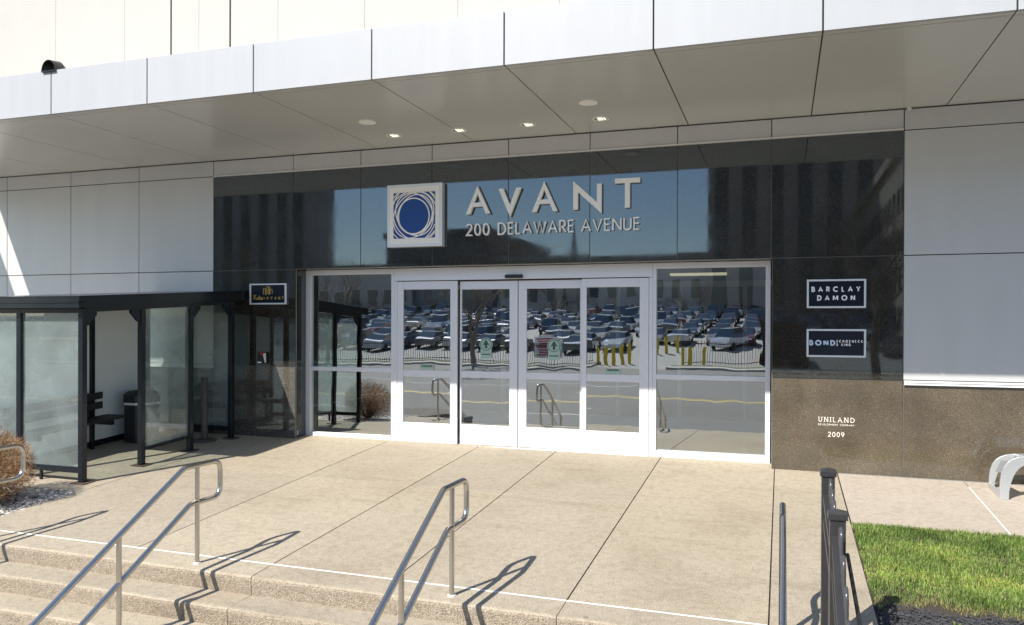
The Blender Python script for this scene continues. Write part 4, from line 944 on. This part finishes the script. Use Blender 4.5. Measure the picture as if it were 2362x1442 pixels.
def block(name, x0, x1, y0, y1, h, col, wcol, label, nx, nz, vert=False):
    wm = mat('wall_'+name, col, 0.85, noise=(0.15, 0.3)); gm = mat('win_'+name, wcol, 0.15)
    T = thing('far_building', ((x0+x1)/2, y1, -1.04), label, 'building')
    mb = MB(); mb.box(x0, x1, y0, y1, -1.04, h, wm); mb.build('wall', T)
    mb = MB()
    for i in range(nx):
        a = x0+(x1-x0)*(i+0.25)/nx; b = x0+(x1-x0)*(i+0.75)/nx
        if vert: mb.box(a, b, y1-0.2, y1+0.05, 4, h-3, gm)
        else:
            for j in range(nz): z0 = 2+(h-4)*j/nz; mb.box(a, b, y1-0.2, y1+0.05, z0, z0+(h-4)/nz*0.6, gm)
    mb.build('windows', T)
    mb = MB(); mb.box(x0-0.4, x1+0.4, y0, y1+0.5, h, h+1.0, wm); mb.build('cornice', T)
block('tower', -135, -80, -121, -112, 48, (0.42, 0.40, 0.38), (0.05, 0.055, 0.06), 'tall dark tower beyond the parking lot', 14, 1, True)
block('brick', -10.5, 17, -150, -110, 44, (0.46, 0.37, 0.32), (0.06, 0.065, 0.07), 'tall brown brick building beyond the parking lot', 7, 1, True)
block('low', -66, -46, -150, -114, 17, (0.2, 0.2, 0.2), (0.10, 0.10, 0.11), 'low dark building beyond the parking lot', 8, 3)
block('mid', -46, -11, -150, -116, 12.5, (0.55, 0.50, 0.45), (0.12, 0.12, 0.12), 'low grey building beyond the parking lot', 12, 2)
block('side', 10.0, 40, -113, -62, 17.5, (0.36, 0.30, 0.24), (0.03, 0.03, 0.035), 'tan building beside the parking lot', 6, 5)
block('house', -83, -60, -122, -113, 11.5, (0.42, 0.36, 0.31), (0.06, 0.06, 0.065), 'plain brown low building left beyond the parking lot', 7, 2)
T = bpy.data.objects['far_building'] if False else [o for o in bpy.data.objects if o.get('label') == 'tan building beside the parking lot'][0]
mb = MB()
for i in range(16):
    for j in range(4): mb.box(9.93, 10.05, -112+i*3.1, -110.4+i*3.1, 1.5+j*3.6, 3.7+j*3.6, 'car_glass')
mb.build('side_windows', T)
def tree_mesh(seed, h):
    r = random.Random(seed); mb = MB()
    def br(p, d, l, rad, lev):
        p1 = p+d*l*0.5+Vector((r.gauss(0, .04), r.gauss(0, .04), 0))*l; p2 = p1+(d+Vector((r.gauss(0, .15), r.gauss(0, .15), .08))).normalized()*l*0.5
        mb.tube([p, p1, p2], [rad, rad*.85, rad*.7], 'bark', 6 if lev > 3 else 3, caps=False)
        if lev == 0: return
        for k in range(3 if lev > 1 else 4):
            a = r.uniform(0, 6.28); sp = r.uniform(.35, .75); o = d.orthogonal().normalized(); o.rotate(Matrix.Rotation(a, 3, d))
            br(p2 if k < 2 else p1, (d*math.cos(sp)+o*math.sin(sp)+Vector((0, 0, .1))).normalized(), l*r.uniform(.62, .8), rad*.58, lev-1)
    br(Vector((0, 0, 0)), Vector((0, 0, 1)), h*0.30, h*0.02, 6); return mb.build('bare_tree')
tp = [tree_mesh(1, 11), tree_mesh(5, 13)]
for i, (x, y, k, s, lab) in enumerate([(-46, -46, 0, 1.1, 'bare tree before the dark tower across the street'), (-21, -41.6, 1, 0.8, 'bare street tree by the far fence'), (-33, -41.6, 0, 0.8, 'bare street tree left along the far fence'), (4.3, -30, 1, 0.9, 'bare tree before the tan building'), (-40, -110, 1, 1.3, 'bare tree in front of the low buildings')]+[(x, -107.5, i_ % 2, 0.75+0.1*(i_ % 3), 'bare tree in the row before the far buildings') for i_, x in enumerate((-78, -70, -63, -55, -48, -33, -27, -20, -13))]):
    o = tp[k] if i < 2 and False else tp[k].copy() if i > 1 else tp[k]
    if i > 1: COL.objects.link(o)
    o.location = (x, y, -1.04); o.scale = (s, s, s); tag(o, lab, 'tree', 'bare trees across the street')
mb = MB(); mb.box(-31.6, -30.0, -112, -110.4, -1, 12, 'lobby'); mb.tube([(-30.8, -111.2, 12), (-30.8, -111.2, 18)], [0.7, 0.02], 'lobby', 8); tag(mb.build('steeple'), 'thin dark steeple beyond the parking lot', 'steeple')
